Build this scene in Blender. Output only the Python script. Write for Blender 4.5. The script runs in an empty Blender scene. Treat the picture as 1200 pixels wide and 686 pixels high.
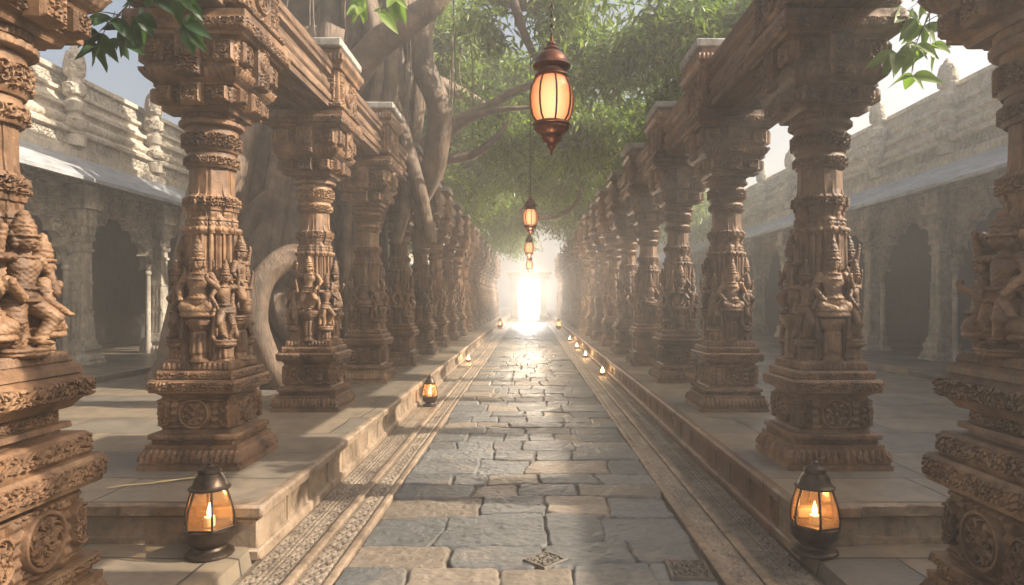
import bpy, math, random
import numpy as np
from math import pi, radians as R
rng = np.random.default_rng(7)
random.seed(7)
sc = bpy.context.scene
COL = sc.collection

# ------------------------------------------------------------------ noise
def _hash(ix, iy, iz, seed):
    h = (ix.astype(np.int64) * 374761393 + iy.astype(np.int64) * 668265263 + iz.astype(np.int64) * 2147483647 + seed * 1274126177) & 0xFFFFFFFF
    h = ((h ^ (h >> 13)) * 1274126177) & 0xFFFFFFFF
    h = h ^ (h >> 16)
    return (h & 0xFFFF) / 32767.5 - 1.0
def vn2(x, y, seed=0):
    x = np.asarray(x, float); y = np.asarray(y, float)
    x, y = np.broadcast_arrays(x, y)
    ix = np.floor(x); iy = np.floor(y)
    fx = x - ix; fy = y - iy
    fx = fx * fx * (3 - 2 * fx); fy = fy * fy * (3 - 2 * fy)
    z = np.zeros_like(ix)
    a = _hash(ix, iy, z, seed); b = _hash(ix + 1, iy, z, seed)
    c = _hash(ix, iy + 1, z, seed); d = _hash(ix + 1, iy + 1, z, seed)
    return (a * (1 - fx) + b * fx) * (1 - fy) + (c * (1 - fx) + d * fx) * fy
def vn3(x, y, z, seed=0):
    iz = np.floor(z); fz = z - iz; fz = fz * fz * (3 - 2 * fz)
    ix = np.floor(x); iy = np.floor(y)
    fx = x - ix; fy = y - iy
    fx = fx * fx * (3 - 2 * fx); fy = fy * fy * (3 - 2 * fy)
    r = 0
    for k, wz in ((0, 1 - fz), (1, fz)):
        a = _hash(ix, iy, iz + k, seed); b = _hash(ix + 1, iy, iz + k, seed)
        c = _hash(ix, iy + 1, iz + k, seed); d = _hash(ix + 1, iy + 1, iz + k, seed)
        r = r + wz * ((a * (1 - fx) + b * fx) * (1 - fy) + (c * (1 - fx) + d * fx) * fy)
    return r
def fbm2(x, y, o=4, seed=0):
    r = 0; a = .5
    for i in range(o):
        r = r + a * vn2(x * 2 ** i + 13.1 * i, y * 2 ** i + 7.7 * i, seed + i); a *= .5
    return r
def fbm3(x, y, z, o=4, seed=0):
    r = 0; a = .5
    for i in range(o):
        r = r + a * vn3(x * 2 ** i + 13.1 * i, y * 2 ** i + 7.7 * i, z * 2 ** i + 3.3 * i, seed + i); a *= .5
    return r
def sst(a, b, x):
    t = np.clip((x - a) / (b - a), 0, 1); return t * t * (3 - 2 * t)

# ------------------------------------------------------------------ mesh helpers
class MB:
    def __init__(s): s.V = []; s.F = []; s.n = 0
    def add(s, V, F):
        V = np.asarray(V, float).reshape(-1, 3)
        s.V.append(V)
        for f in (F if isinstance(F, list) else [F]):
            s.F.append(np.asarray(f, np.int64) + s.n)
        s.n += len(V); return s
    def mesh(s, name, mat, smooth=True, sharp=None, colors=None):
        me = bpy.data.meshes.new(name)
        V = np.concatenate(s.V)
        loops = []; starts = []; tot = 0
        for f in s.F:
            if len(f) == 0: continue
            k = f.shape[1]
            loops.append(f.reshape(-1)); starts.append(tot + np.arange(len(f)) * k); tot += f.size
        L = np.concatenate(loops); S = np.concatenate(starts)
        me.vertices.add(len(V)); me.vertices.foreach_set('co', V.astype(np.float32).reshape(-1))
        me.loops.add(len(L)); me.loops.foreach_set('vertex_index', L.astype(np.int32))
        me.polygons.add(len(S)); me.polygons.foreach_set('loop_start', S.astype(np.int32))
        me.update(calc_edges=True)
        if colors is not None:
            at = me.color_attributes.new('Col', 'FLOAT_COLOR', 'POINT')
            at.data.foreach_set('color', np.asarray(colors, np.float32).reshape(-1))
        me.polygons.foreach_set('use_smooth', np.full(len(S), bool(smooth)))
        me.materials.append(mat)
        if smooth and sharp:
            me.set_sharp_from_angle(angle=R(sharp))
        me.update()
        return me
def obj(name, me, parent=None, loc=(0, 0, 0), rot=(0, 0, 0), scl=(1, 1, 1)):
    o = bpy.data.objects.new(name, me); COL.objects.link(o)
    o.location = loc; o.rotation_euler = rot; o.scale = scl
    if parent: o.parent = parent
    return o
def tag(o, label=None, cat=None, group=None, kind=None):
    if label: o['label'] = label
    if cat: o['category'] = cat
    if group: o['group'] = group
    if kind or label: o['kind'] = kind or 'thing'
    return o
def empty(name, loc=(0, 0, 0), rz=0):
    o = bpy.data.objects.new(name, None); COL.objects.link(o); o.location = loc; o.rotation_euler = (0, 0, rz)
    o.empty_display_size = .2
    return o
def copy_tree(o, parent=None):
    c = o.copy(); COL.objects.link(c); c.parent = parent
    for ch in list(o.children): copy_tree(ch, c)
    return c
def gridF(nu, nv, closed=False, flip=False):
    i = np.arange(nu if closed else nu - 1)[:, None]; j = np.arange(nv - 1)[None, :]
    i2 = (i + 1) % nu
    q = np.stack([i * nv + j, i2 * nv + j, i2 * nv + j + 1, i * nv + j + 1], -1).reshape(-1, 4)
    return q[:, ::-1] if flip else q
def box(c, s, b=.008):
    c = np.array(c, float); h = np.array(s, float) / 2; b = min(b, h.min() * .45)
    V = []; idx = {}
    for sx in (-1, 1):
        for sy in (-1, 1):
            for sz in (-1, 1):
                sg = np.array([sx, sy, sz])
                for a in range(3):
                    p = h - b; p[a] = h[a]
                    idx[(sx, sy, sz, a)] = len(V); V.append(c + sg * p)
    V = np.array(V); F4 = []; F3 = []
    for a in range(3):
        o = [k for k in range(3) if k != a]
        for s_ in (-1, 1):
            q = []
            for t in ((-1, -1), (1, -1), (1, 1), (-1, 1)):
                g = [0, 0, 0]; g[a] = s_; g[o[0]] = t[0]; g[o[1]] = t[1]; q.append(idx[(*g, a)])
            F4.append(q)
        for t0 in (-1, 1):
            for t1 in (-1, 1):
                g0 = [0, 0, 0]; g0[a] = -1; g0[o[0]] = t0; g0[o[1]] = t1
                g1 = list(g0); g1[a] = 1
                F4.append([idx[(*g0, o[0])], idx[(*g1, o[0])], idx[(*g1, o[1])], idx[(*g0, o[1])]])
    for sx in (-1, 1):
        for sy in (-1, 1):
            for sz in (-1, 1):
                F3.append([idx[(sx, sy, sz, a)] for a in range(3)])
    F4 = np.array(F4); F3 = np.array(F3)
    def orient(F):
        P = V[F]; n = np.cross(P[:, 1] - P[:, 0], P[:, 2] - P[:, 0]); m = P.mean(1) - c
        bad = (n * m).sum(1) < 0; F[bad] = F[bad][:, ::-1]; return F
    return V, [orient(F4), orient(F3)]
def lathe(prof, n=32, sec=None):
    prof = np.array(prof, float); th = np.arange(n) * 2 * pi / n
    m = np.ones(n) if sec is None else sec(th)
    P = np.stack([np.cos(th)[:, None] * m[:, None] * prof[None, :, 0], np.sin(th)[:, None] * m[:, None] * prof[None, :, 0],
                  np.repeat(prof[None, :, 1], n, 0)], -1)
    return P.reshape(-1, 3), gridF(n, len(prof), True)
def catmull(P, n):
    P = np.array(P, float); k = len(P)
    Q = np.vstack([2 * P[0] - P[1], P, 2 * P[-1] - P[-2]])
    out = []
    for i in range(k - 1):
        t = np.linspace(0, 1, n, endpoint=False)[:, None]
        a, b, c, d = Q[i], Q[i + 1], Q[i + 2], Q[i + 3]
        out.append(.5 * (2 * b + (c - a) * t + (2 * a - 5 * b + 4 * c - d) * t ** 2 + (3 * b - a - 3 * c + d) * t ** 3))
    out.append(P[-1][None]); return np.vstack(out)
def tube(P, r, n=10, wob=0, seed=0, cap=True):
    P = np.array(P, float); m = len(P); r = np.broadcast_to(np.array(r, float), (m,)).copy()
    T = np.gradient(P, axis=0); T /= np.linalg.norm(T, axis=1)[:, None] + 1e-9
    N = np.zeros_like(T); up = np.array([0, 0, 1.]) if abs(T[0][2]) < .9 else np.array([1., 0, 0])
    v = np.cross(T[0], up); v /= np.linalg.norm(v); N[0] = v
    for i in range(1, m):
        v = N[i - 1] - T[i] * np.dot(N[i - 1], T[i]); N[i] = v / (np.linalg.norm(v) + 1e-9)
    B = np.cross(T, N); th = np.arange(n) * 2 * pi / n
    if cap: r[0] = r[0] * .98; r[-1] = max(r[-1] * .3, .001)
    rr = np.repeat(r[None], n, 0)
    if wob:
        L = np.concatenate([[0], np.cumsum(np.linalg.norm(np.diff(P, axis=0), axis=1))])
        cs, sn = np.cos(th)[:, None], np.sin(th)[:, None]; k = 1.3
        sc_ = np.maximum(r.mean(), .02)
        rr = rr * (1 + wob * vn3(cs * k + 5 + seed, sn * k + 5, (L / (sc_ * 3.0))[None] + 0 * cs, seed)
                   + wob * .7 * vn3(cs * 3.1 + 5 + seed, sn * 3.1 + 5, (L / (sc_ * 9.0))[None] + 0 * cs, seed + 3))
    if wob: rr = rr * (1 + wob * .55 * vn3(np.cos(th)[:, None] * 8 + 5, np.sin(th)[:, None] * 8 + 5, (L / (sc_ * 5.0))[None] + 0 * cs, seed + 9))
    V = P[None] + rr[..., None] * (np.cos(th)[:, None, None] * N[None] + np.sin(th)[:, None, None] * B[None])
    return V.reshape(-1, 3), gridF(n, m, True)

# ------------------------------------------------------------------ carving patterns: u, v in metres, result 0..1
def p_bigscroll(u, v, c):
    cu = np.floor(u / c); a = u / c - cu - .5; b = v / c - .5; s = np.where(cu % 2 == 0, 1., -1.); r = np.hypot(a, b); th = np.arctan2(b, a) * s
    k = .5 + .5 * np.cos(th - r * 17); lf = .5 + .5 * np.cos(4 * np.arctan2(b, np.abs(a) - .5) )
    return sst(.25, .75, np.where(r < .45, k, lf))
def p_guil(u, v, W, p):
    y = v / W - .5; k = u / p * 2 * pi
    d1 = np.abs(y - .30 * np.sin(k)); d2 = np.abs(y + .30 * np.sin(k)); f = 1 - sst(.045, .095, np.minimum(d1, d2))
    ru = (u / p * 2) % 1 - .5; ro = np.hypot(ru * p / 2 / W, y); dot = (1 - sst(.09, .13, ro)) + (np.abs(ro - .20) < .03)
    lf = (1 - sst(.05, .10, np.abs(np.hypot((((u / p * 2) + .5) % 1 - .5) * p / 2 / W, np.abs(y) - .42) - .14)))
    e = 1 - sst(.02, .04, np.abs(np.abs(y) - .47))
    return np.clip(np.maximum(np.maximum(f, dot * .8), np.maximum(lf * .8, e)), 0, 1)
def p_scroll(u, v, c):
    cu = np.floor(u / c); a = u / c - cu - .5; b = v / c - np.floor(v / c) - .5
    s = np.where(cu % 2 == 0, 1., -1.)
    r = np.hypot(a, b); th = np.arctan2(b, a) * s
    k = .5 + .5 * np.cos(th - r * 19)
    leaf = .5 + .5 * np.cos(th * 3 + 4 * vn2(u * 9 / c * .4, v * 9 / c * .4, 5))
    return sst(.25, .7, np.where(r < .43, k, leaf * .9))
def p_fret(u, v, c, seed=3):
    x = u / c; y = v / c
    wx = fbm2(x * .9, y * .9, 2, seed) * 1.5; wy = fbm2(x * .9 + 9, y * .9 + 4, 2, seed + 4) * 1.5
    q = np.abs(np.sin((x + wx) * 3.3) * np.cos((y + wy) * 3.3) + .45 * np.sin((x - y + wy) * 4.1))
    return sst(.18, .42, q)
def p_lotus(u, H, v, w):
    x = u / w - np.floor(u / w) - .5; y = np.clip(v / H, 0, 1)
    e = 1 - (np.abs(x) / (.47 * np.sqrt(np.clip(1 - (y) ** 2.4, 0, 1)) + .02)) ** 2
    p = np.clip(e, 0, 1) ** .5
    rib = .18 * np.cos(x * 2 * pi * 4)
    return np.clip(p * (.86 + rib), 0, 1)
def p_bead(u, v, w, H):
    x = (u / w - np.floor(u / w) - .5) * 2; y = (v / H - .5) * 2
    return np.sqrt(np.clip(1 - x * x - y * y, 0, 1))
def p_key(u, v, H):
    w = H * .9; x = u / w - np.floor(u / w); y = v / H
    a = np.abs((x * 4) % 1 - .5) * 2; b = np.abs((y * 3) % 1 - .5) * 2
    return sst(.3, .6, np.where(((np.floor(x * 4) + np.floor(y * 3)) % 2) == 0, a, b))
def p_med(a, b, Rm):
    r = np.hypot(a, b) / Rm; th = np.arctan2(b, a)
    ring = sst(.8, .86, r) * (1 - sst(.96, 1.02, r)) * 1.0
    pet = .5 + .5 * np.cos(8 * th + 3 * np.sin(r * 9)); pet2 = .5 + .5 * np.cos(8 * th - 3 * np.sin(r * 9 + 2))
    inner = np.maximum(sst(.5, .8, pet), sst(.6, .85, pet2)) * (r < .78) * sst(.12, .2, r)
    hub = (1 - sst(.12, .2, r))
    return np.where(r < 1.02, .38 + .62 * np.maximum(np.maximum(ring, inner * .9), hub), 0)
def pat(kind, u, v, H, c):
    if kind == 'scroll': return p_scroll(u, v - (H % c) / 2 * 0, c)
    if kind == 'fret': return p_fret(u, v, c)
    if kind == 'lotus': return p_lotus(u, H, v, c)
    if kind == 'lotusd': return p_lotus(u, H, H - v, c)
    if kind == 'bead': return p_bead(u, v, c, H)
    if kind == 'key': return p_key(u, v, H)
    if kind == 'rope': return .5 + .5 * np.cos((u / c + v / c * .8) * 2 * pi)
    if kind == 'flute': return np.sqrt(np.clip(1 - ((u / c - np.floor(u / c) - .5) * 1.9) ** 2, 0, 1))
    return np.zeros_like(u)
def bands_h(bands, u, z, half):
    h = np.zeros(np.broadcast(u, z).shape)
    for (z0, z1, kind, c, dep) in bands:
        m = sst(z0, z0 + .006, z) * (1 - sst(z1 - .006, z1, z)); H = z1 - z0
        if not (m > 0).any(): continue
        h = h + m * dep * 1.55 * pat(kind, u, z - z0, H, c)
    return h
def rows_of(prof, res):
    out = [prof[0]]
    for a, b in zip(prof[:-1], prof[1:]):
        d = math.hypot(a[0] - b[0], a[1] - b[1]); n = max(1, int(round(d / res)))
        if abs(a[0] - b[0]) < 1e-6: n = max(1, min(n, 2))
        for k in range(1, n + 1): out.append((a[0] + (b[0] - a[0]) * k / n, a[1] + (b[1] - a[1]) * k / n))
    return np.array(out)
def loft_square(prof, res, bands, extra=None, wear=.003, seed=0):
    """prof: (z, half). square section, displaced along each face normal"""
    rows = rows_of(prof, res); z = rows[:, 0]; hf = rows[:, 1]
    n = max(8, int(2 * hf.max() / res)); s = np.linspace(-1, 1, n + 1)
    mb = MB()
    for k in range(4):
        u = s[:, None] * hf[None]; Z = np.repeat(z[None], n + 1, 0)
        edge = sst(0, .018, hf[None] - np.abs(u))
        h = bands_h(bands, u + k * .137, Z, hf) * edge
        if extra is not None: h = h + extra(k, u, Z, hf[None]) * edge
        a = k * pi / 2
        # worn arrises and slight unevenness, shared by adjoining faces
        X = u * math.cos(a) + (hf[None]) * math.sin(a); Y = u * math.sin(a) - hf[None] * math.cos(a)
        wr = wear * 2 * fbm3(X * 9, Y * 9, Z * 9, 3, seed) - (1 - sst(0, .02, hf[None] - np.abs(u))) * .004
        hh = hf[None] + h + wr
        uu = u * (1 + (wr / np.maximum(hf[None], .05)))
        X = uu * math.cos(a) + hh * math.sin(a); Y = uu * math.sin(a) - hh * math.cos(a)
        mb.add(np.stack([X, Y, Z], -1), gridF(n + 1, len(z)))
    # caps
    for zz, h_, fl in ((z[0], hf[0], True), (z[-1], hf[-1], False)):
        q = np.array([[-h_, -h_, zz], [h_, -h_, zz], [h_, h_, zz], [-h_, h_, zz]])
        mb.add(q, np.array([[3, 2, 1, 0]] if fl else [[0, 1, 2, 3]]))
    return mb
def loft_round(prof, res, bands, sec=None, extra=None, seed=0, nu=None):
    rows = rows_of(prof, res); z = rows[:, 0]; r = rows[:, 1]
    n = nu or max(24, int(2 * pi * r.max() / res / 8) * 8); th = np.arange(n) * 2 * pi / n
    T = np.repeat(th[:, None], len(z), 1); Z = np.repeat(z[None], n, 0)
    rr = r[None] * (1 if sec is None else sec(T, Z))
    u = T / (2 * pi) * 1.68     # wraps in whole cells for cell sizes dividing 1.68
    rr = rr + bands_h(bands, u, Z, r) + .004 * fbm3(np.cos(T) * 4, np.sin(T) * 4, Z * 8, 3, seed)
    if extra is not None: rr = rr + extra(T, Z)
    V = np.stack([rr * np.cos(T), rr * np.sin(T), Z], -1)
    return MB().add(V, gridF(n, len(z), True))
def carved_panel(w, h, t, res, fn, dome=0):
    """slab standing in the local xz plane, carved face toward -y; fn(u,v)->height in metres"""
    nu = max(4, int(w / res)); nv = max(4, int(h / res))
    u = np.linspace(-w / 2, w / 2, nu + 1)[:, None]; v = np.linspace(-h / 2, h / 2, nv + 1)[None]
    u, v = np.broadcast_arrays(u, v)
    e = sst(0, .014, w / 2 - np.abs(u)) * sst(0, .014, h / 2 - np.abs(v))
    y = -t - fn(u, v) * e - dome * (1 - (u / w * 2) ** 2) + (1 - e) * .004
    V = np.stack([u, y, v], -1)
    mb = MB().add(V, gridF(nu + 1, nv + 1))
    # rim back to the wall
    ring = [(i, 0) for i in range(nu + 1)] + [(nu, j) for j in range(1, nv + 1)] + [(i, nv) for i in range(nu - 1, -1, -1)] + [(0, j) for j in range(nv - 1, 0, -1)]
    P = np.array([V[i, j] for i, j in ring]); Q = P.copy(); Q[:, 1] = .01
    m = len(P); i = np.arange(m); j = (i + 1) % m
    mb.add(np.vstack([P, Q]), np.stack([i, i + m, j + m, j], -1))
    return mb

# ------------------------------------------------------------------ implicit surfaces (for figures)
def surface_nets(F, o, h):
    ins = F < 0; nx, ny, nz = F.shape
    corners = [(a, b, c) for a in (0, 1) for b in (0, 1) for c in (0, 1)]
    sl = lambda A, a, b, c: A[a:nx - 1 + a, b:ny - 1 + b, c:nz - 1 + c]
    cnt = sum(sl(ins, *c).astype(np.int8) for c in corners)
    act = (cnt > 0) & (cnt < 8)
    I = np.argwhere(act); n = len(I); vid = np.full(act.shape, -1, np.int64); vid[act] = np.arange(n)
    acc = np.zeros((n, 3)); num = np.zeros(n)
    f = {c: F[I[:, 0] + c[0], I[:, 1] + c[1], I[:, 2] + c[2]] for c in corners}
    for i, a in enumerate(corners):
        for b in corners[i + 1:]:
            if sum(abs(p - q) for p, q in zip(a, b)) != 1: continue
            m = (f[a] < 0) != (f[b] < 0); t = f[a] / (f[a] - f[b] + 1e-12)
            p = np.array(a, float)[None] + t[:, None] * (np.array(b, float) - np.array(a, float))[None]
            acc[m] += p[m]; num[m] += 1
    V = (I + acc / num[:, None]) * h + np.array(o)
    Q = []
    for ax in range(3):
        d = [0, 0, 0]; d[ax] = 1
        A = ins[1:-1, 1:-1, 1:-1]; B = ins[1 + d[0]:nx - 1 + d[0], 1 + d[1]:ny - 1 + d[1], 1 + d[2]:nz - 1 + d[2]]
        E = np.argwhere(A != B) + 1
        a1, a2 = [(1, 2), (2, 0), (0, 1)][ax]
        def cell(s1, s2):
            c = E.copy(); c[:, a1] -= s1; c[:, a2] -= s2
            ok = (c[:, 0] < nx - 1) & (c[:, 1] < ny - 1) & (c[:, 2] < nz - 1)
            r = np.full(len(c), -1, np.int64); r[ok] = vid[c[ok, 0], c[ok, 1], c[ok, 2]]; return r
        q = np.stack([cell(0, 0), cell(1, 0), cell(1, 1), cell(0, 1)], -1)
        inn = ins[E[:, 0], E[:, 1], E[:, 2]]
        q[~inn] = q[~inn][:, ::-1]
        Q.append(q[(q >= 0).all(1)])
    return V, np.concatenate(Q)
def smin(a, b, k):
    h = np.clip(.5 + .5 * (b - a) / k, 0, 1); return b * (1 - h) + a * h - k * h * (1 - h)
def sdf_build(prims, lo, hi, h, deco=None):
    xs = [np.arange(l, u, h) for l, u in zip(lo, hi)]
    X, Y, Z = np.meshgrid(*xs, indexing='ij'); D = np.full(X.shape, 1.)
    for p in prims:
        k = p[-1]
        if p[0] == 'e':
            c, r = p[1], p[2]
            x, y, z = X - c[0], Y - c[1], Z - c[2]
            if len(p) > 4:
                a = p[3]; x, z = x * math.cos(a) + z * math.sin(a), -x * math.sin(a) + z * math.cos(a)
            k0 = np.sqrt((x / r[0]) ** 2 + (y / r[1]) ** 2 + (z / r[2]) ** 2) + 1e-6
            k1 = np.sqrt((x / r[0] ** 2) ** 2 + (y / r[1] ** 2) ** 2 + (z / r[2] ** 2) ** 2) + 1e-6
            d = k0 * (k0 - 1) / k1
        elif p[0] == 'c':
            a, b, r1, r2 = np.array(p[1], float), np.array(p[2], float), p[3], p[4]
            ab = b - a; t = np.clip(((X - a[0]) * ab[0] + (Y - a[1]) * ab[1] + (Z - a[2]) * ab[2]) / (ab @ ab), 0, 1)
            d = np.sqrt((X - a[0] - t * ab[0]) ** 2 + (Y - a[1] - t * ab[1]) ** 2 + (Z - a[2] - t * ab[2]) ** 2) - (r1 + (r2 - r1) * t)
        elif p[0] == 't':   # horizontal ring: centre, radii x,y, tube
            c, rx, ry, tr = p[1], p[2], p[3], p[4]
            x, y, z = X - c[0], Y - c[1], Z - c[2]
            q = (np.sqrt((x / rx) ** 2 + (y / ry) ** 2) - 1) * min(rx, ry)
            d = np.sqrt(q * q + z * z) - tr
        elif p[0] == 'b':
            c, s = p[1], p[2]; rd = p[3]
            q = [np.abs(A - cc) - ss + rd for A, cc, ss in zip((X, Y, Z), c, s)]
            d = np.sqrt(sum(np.maximum(a, 0) ** 2 for a in q)) + np.minimum(np.maximum(np.maximum(q[0], q[1]), q[2]), 0) - rd
        D = smin(D, d, k)
    if deco is not None: D = D + deco(X, Y, Z)
    D[0] = D[-1] = 1; D[:, 0] = D[:, -1] = 1; D[:, :, 0] = D[:, :, -1] = 1
    V, Q = surface_nets(D, lo, h)
    return MB().add(V, Q)

# ------------------------------------------------------------------ materials
def mat_new(name):
    m = bpy.data.materials.new(name); m.use_nodes = True; nt = m.node_tree
    for n in list(nt.nodes): nt.nodes.remove(n)
    out = nt.nodes.new('ShaderNodeOutputMaterial'); b = nt.nodes.new('ShaderNodeBsdfPrincipled')
    nt.links.new(b.outputs[0], out.inputs[0])
    return m, nt, b, out
def N(nt, t, **kw):
    n = nt.nodes.new(t)
    for k, v in kw.items():
        if k.startswith('i_'): n.inputs[k[2:].replace('_', ' ')].default_value = v
        else: setattr(n, k, v)
    return n
def coords(nt, rnd=True, scale=(1, 1, 1)):
    tc = N(nt, 'ShaderNodeTexCoord'); mp = N(nt, 'ShaderNodeMapping'); mp.inputs['Scale'].default_value = scale
    nt.links.new(tc.outputs['Object'], mp.inputs[0])
    if rnd:
        oi = N(nt, 'ShaderNodeObjectInfo'); mu = N(nt, 'ShaderNodeMath', operation='MULTIPLY'); mu.inputs[1].default_value = 37
        nt.links.new(oi.outputs['Random'], mu.inputs[0]); nt.links.new(mu.outputs[0], mp.inputs['Location'])
    return mp.outputs[0]
def ramp(nt, src, stops):
    r = N(nt, 'ShaderNodeValToRGB'); el = r.color_ramp.elements
    while len(el) < len(stops): el.new(.5)
    for e, (p, c) in zip(el, stops): e.position = p; e.color = (*c, 1) if len(c) == 3 else c
    nt.links.new(src, r.inputs[0]); return r.outputs[0]
def noise(nt, co, s, d=6, r=.6, dist=0):
    n = N(nt, 'ShaderNodeTexNoise'); n.inputs['Scale'].default_value = s; n.inputs['Detail'].default_value = d
    n.inputs['Roughness'].default_value = r; n.inputs['Distortion'].default_value = dist
    nt.links.new(co, n.inputs['Vector']); return n.outputs['Fac']
def mixc(nt, f, a, b, bt='MIX'):
    m = N(nt, 'ShaderNodeMix', data_type='RGBA', blend_type=bt)
    for s, k in ((f, 0), (a, 6), (b, 7)):
        if isinstance(s, (int, float)): m.inputs[k].default_value = s
        elif isinstance(s, tuple): m.inputs[k].default_value = (*s, 1)
        else: nt.links.new(s, m.inputs[k])
    return m.outputs[2]
def bump(nt, h, dist, strength=1, prev=None):
    b = N(nt, 'ShaderNodeBump'); b.inputs['Distance'].default_value = dist; b.inputs['Strength'].default_value = strength
    nt.links.new(h, b.inputs['Height'])
    if prev is not None: nt.links.new(prev, b.inputs['Normal'])
    return b.outputs[0]
def carve_tex(nt, co, s):
    """interlaced tracery: warped cells, used as bump on surfaces far from the camera"""
    wn = N(nt, 'ShaderNodeTexNoise'); wn.inputs['Scale'].default_value = s * .8; wn.inputs['Detail'].default_value = 1
    nt.links.new(co, wn.inputs['Vector'])
    va = N(nt, 'ShaderNodeVectorMath', operation='MULTIPLY_ADD'); va.inputs[1].default_value = (.5 / s * 2,) * 3
    nt.links.new(wn.outputs['Color'], va.inputs[0]); nt.links.new(co, va.inputs[2])
    v = N(nt, 'ShaderNodeTexVoronoi', feature='DISTANCE_TO_EDGE'); v.inputs['Scale'].default_value = s
    nt.links.new(va.outputs[0], v.inputs['Vector'])
    mr = N(nt, 'ShaderNodeMapRange'); mr.inputs['From Max'].default_value = .22
    nt.links.new(v.outputs['Distance'], mr.inputs['Value']); return mr.outputs[0]
def stone(name, c1, c2, c3, rough=.75, patch=.25, carve=None, carve_d=.01, grain=.004, stretch=(1, 1, 1), spec=.4):
    m, nt, b, _ = mat_new(name); co = coords(nt, scale=stretch)
    f1 = noise(nt, co, 1.7, 6, .62, .4); f2 = noise(nt, co, 9, 8, .7)
    col = ramp(nt, f1, [(.3, c1), (.52, c2), (.72, c3)])
    sp = ramp(nt, f2, [(.32, (.48, .47, .46)), (.52, (1, 1, 1)), (.72, (1.22, 1.16, 1.08))])
    col = mixc(nt, .85, col, sp, 'MULTIPLY')
    f3 = noise(nt, co, .8, 5, .7, 1.5)
    pt = ramp(nt, f3, [(.58, (0, 0, 0)), (.72, (1, 1, 1))])
    grey = tuple(sum(c2) / 3 * k for k in (.95, .93, .88))
    pm = N(nt, 'ShaderNodeMath', operation='MULTIPLY'); pm.inputs[1].default_value = patch
    nt.links.new(pt, pm.inputs[0])
    col = mixc(nt, pm.outputs[0], col, grey)
    oi = N(nt, 'ShaderNodeObjectInfo'); vr = N(nt, 'ShaderNodeMapRange'); vr.inputs['To Min'].default_value = .86; vr.inputs['To Max'].default_value = 1.14
    nt.links.new(oi.outputs['Random'], vr.inputs['Value']); hs = N(nt, 'ShaderNodeHueSaturation'); nt.links.new(vr.outputs[0], hs.inputs['Value']); nt.links.new(col, hs.inputs['Color']); col = hs.outputs[0]
    # dark water streaks running down
    st = N(nt, 'ShaderNodeMapping'); st.inputs['Scale'].default_value = (7, 7, .8); nt.links.new(co, st.inputs[0])
    sk = ramp(nt, noise(nt, st.outputs[0], 1.0, 5, .65, .3), [(.52, (1, 1, 1)), (.68, (.52, .50, .49))])
    col = mixc(nt, .8, col, sk, 'MULTIPLY')
    nt.links.new(col, b.inputs['Base Color'])
    rr = N(nt, 'ShaderNodeMapRange'); rr.inputs['To Min'].default_value = rough - .14; rr.inputs['To Max'].default_value = rough + .12
    nt.links.new(f2, rr.inputs['Value']); nt.links.new(rr.outputs[0], b.inputs['Roughness'])
    b.inputs['Specular IOR Level'].default_value = spec
    nb = bump(nt, noise(nt, co, 42, 5, .75), grain, .9)
    nb = bump(nt, f2, grain * 3, .7, nb)
    if carve: nb = bump(nt, carve_tex(nt, co, carve), carve_d, 1, nb)
    nt.links.new(nb, b.inputs['Normal'])
    return m
M = {}
M['red'] = stone('carved_red_sandstone', (.055, .028, .015), (.165, .090, .046), (.32, .195, .105), .55, grain=.005, spec=.45)
M['beam'] = stone('beam_sandstone', (.07, .040, .025), (.165, .098, .060), (.28, .18, .115), .66, grain=.009, stretch=(3, .5, 3))
M['wall'] = stone('grey_gallery_stone', (.27, .235, .185), (.45, .395, .32), (.57, .515, .43), .85)
M['wallc'] = stone('grey_gallery_stone_carved', (.24, .21, .165), (.42, .37, .30), (.54, .49, .41), .85, carve=9, carve_d=.035)
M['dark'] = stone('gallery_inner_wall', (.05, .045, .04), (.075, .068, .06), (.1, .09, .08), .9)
M['eave'] = stone('eave_slate', (.24, .255, .27), (.34, .355, .37), (.42, .43, .44), .6, stretch=(1, .25, 1))
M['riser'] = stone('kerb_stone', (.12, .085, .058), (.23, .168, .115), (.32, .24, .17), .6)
M['band'] = stone('carved_band_stone', (.13, .10, .075), (.225, .18, .135), (.31, .25, .19), .5)
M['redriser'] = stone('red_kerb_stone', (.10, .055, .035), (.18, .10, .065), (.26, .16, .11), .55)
M['cap'] = stone('cap_stone', (.2, .19, .175), (.3, .28, .25), (.38, .36, .32), .8)

def mat_road():
    m, nt, b, _ = mat_new('flagstone'); co = coords(nt, False)
    vc = N(nt, 'ShaderNodeVertexColor', layer_name='Col')
    f = noise(nt, co, 6, 8, .7); f2 = noise(nt, co, 34, 6, .7); f3 = noise(nt, co, 1.3, 4, .6)
    c = mixc(nt, .9, vc.outputs[0], ramp(nt, f, [(.3, (.58, .58, .6)), (.5, (1, 1, 1)), (.72, (1.3, 1.26, 1.2))]), 'MULTIPLY')
    c = mixc(nt, .6, c, ramp(nt, f2, [(.35, (.7, .7, .7)), (.6, (1.1, 1.1, 1.1))]), 'MULTIPLY')
    nt.links.new(c, b.inputs['Base Color'])
    ad = N(nt, 'ShaderNodeMath', operation='MULTIPLY_ADD'); ad.inputs[1].default_value = .5
    nt.links.new(f, ad.inputs[0]); nt.links.new(f3, ad.inputs[2])
    mr = N(nt, 'ShaderNodeMapRange'); mr.inputs['From Min'].default_value = .5; mr.inputs['From Max'].default_value = 1.0
    mr.inputs['To Min'].default_value = .36; mr.inputs['To Max'].default_value = .62
    nt.links.new(ad.outputs[0], mr.inputs['Value']); nt.links.new(mr.outputs[0], b.inputs['Roughness'])
    b.inputs['Specular IOR Level'].default_value = .55
    nt.links.new(bump(nt, f, .016, .9, bump(nt, f2, .007, .9)), b.inputs['Normal'])
    return m
M['road'] = mat_road()
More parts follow.
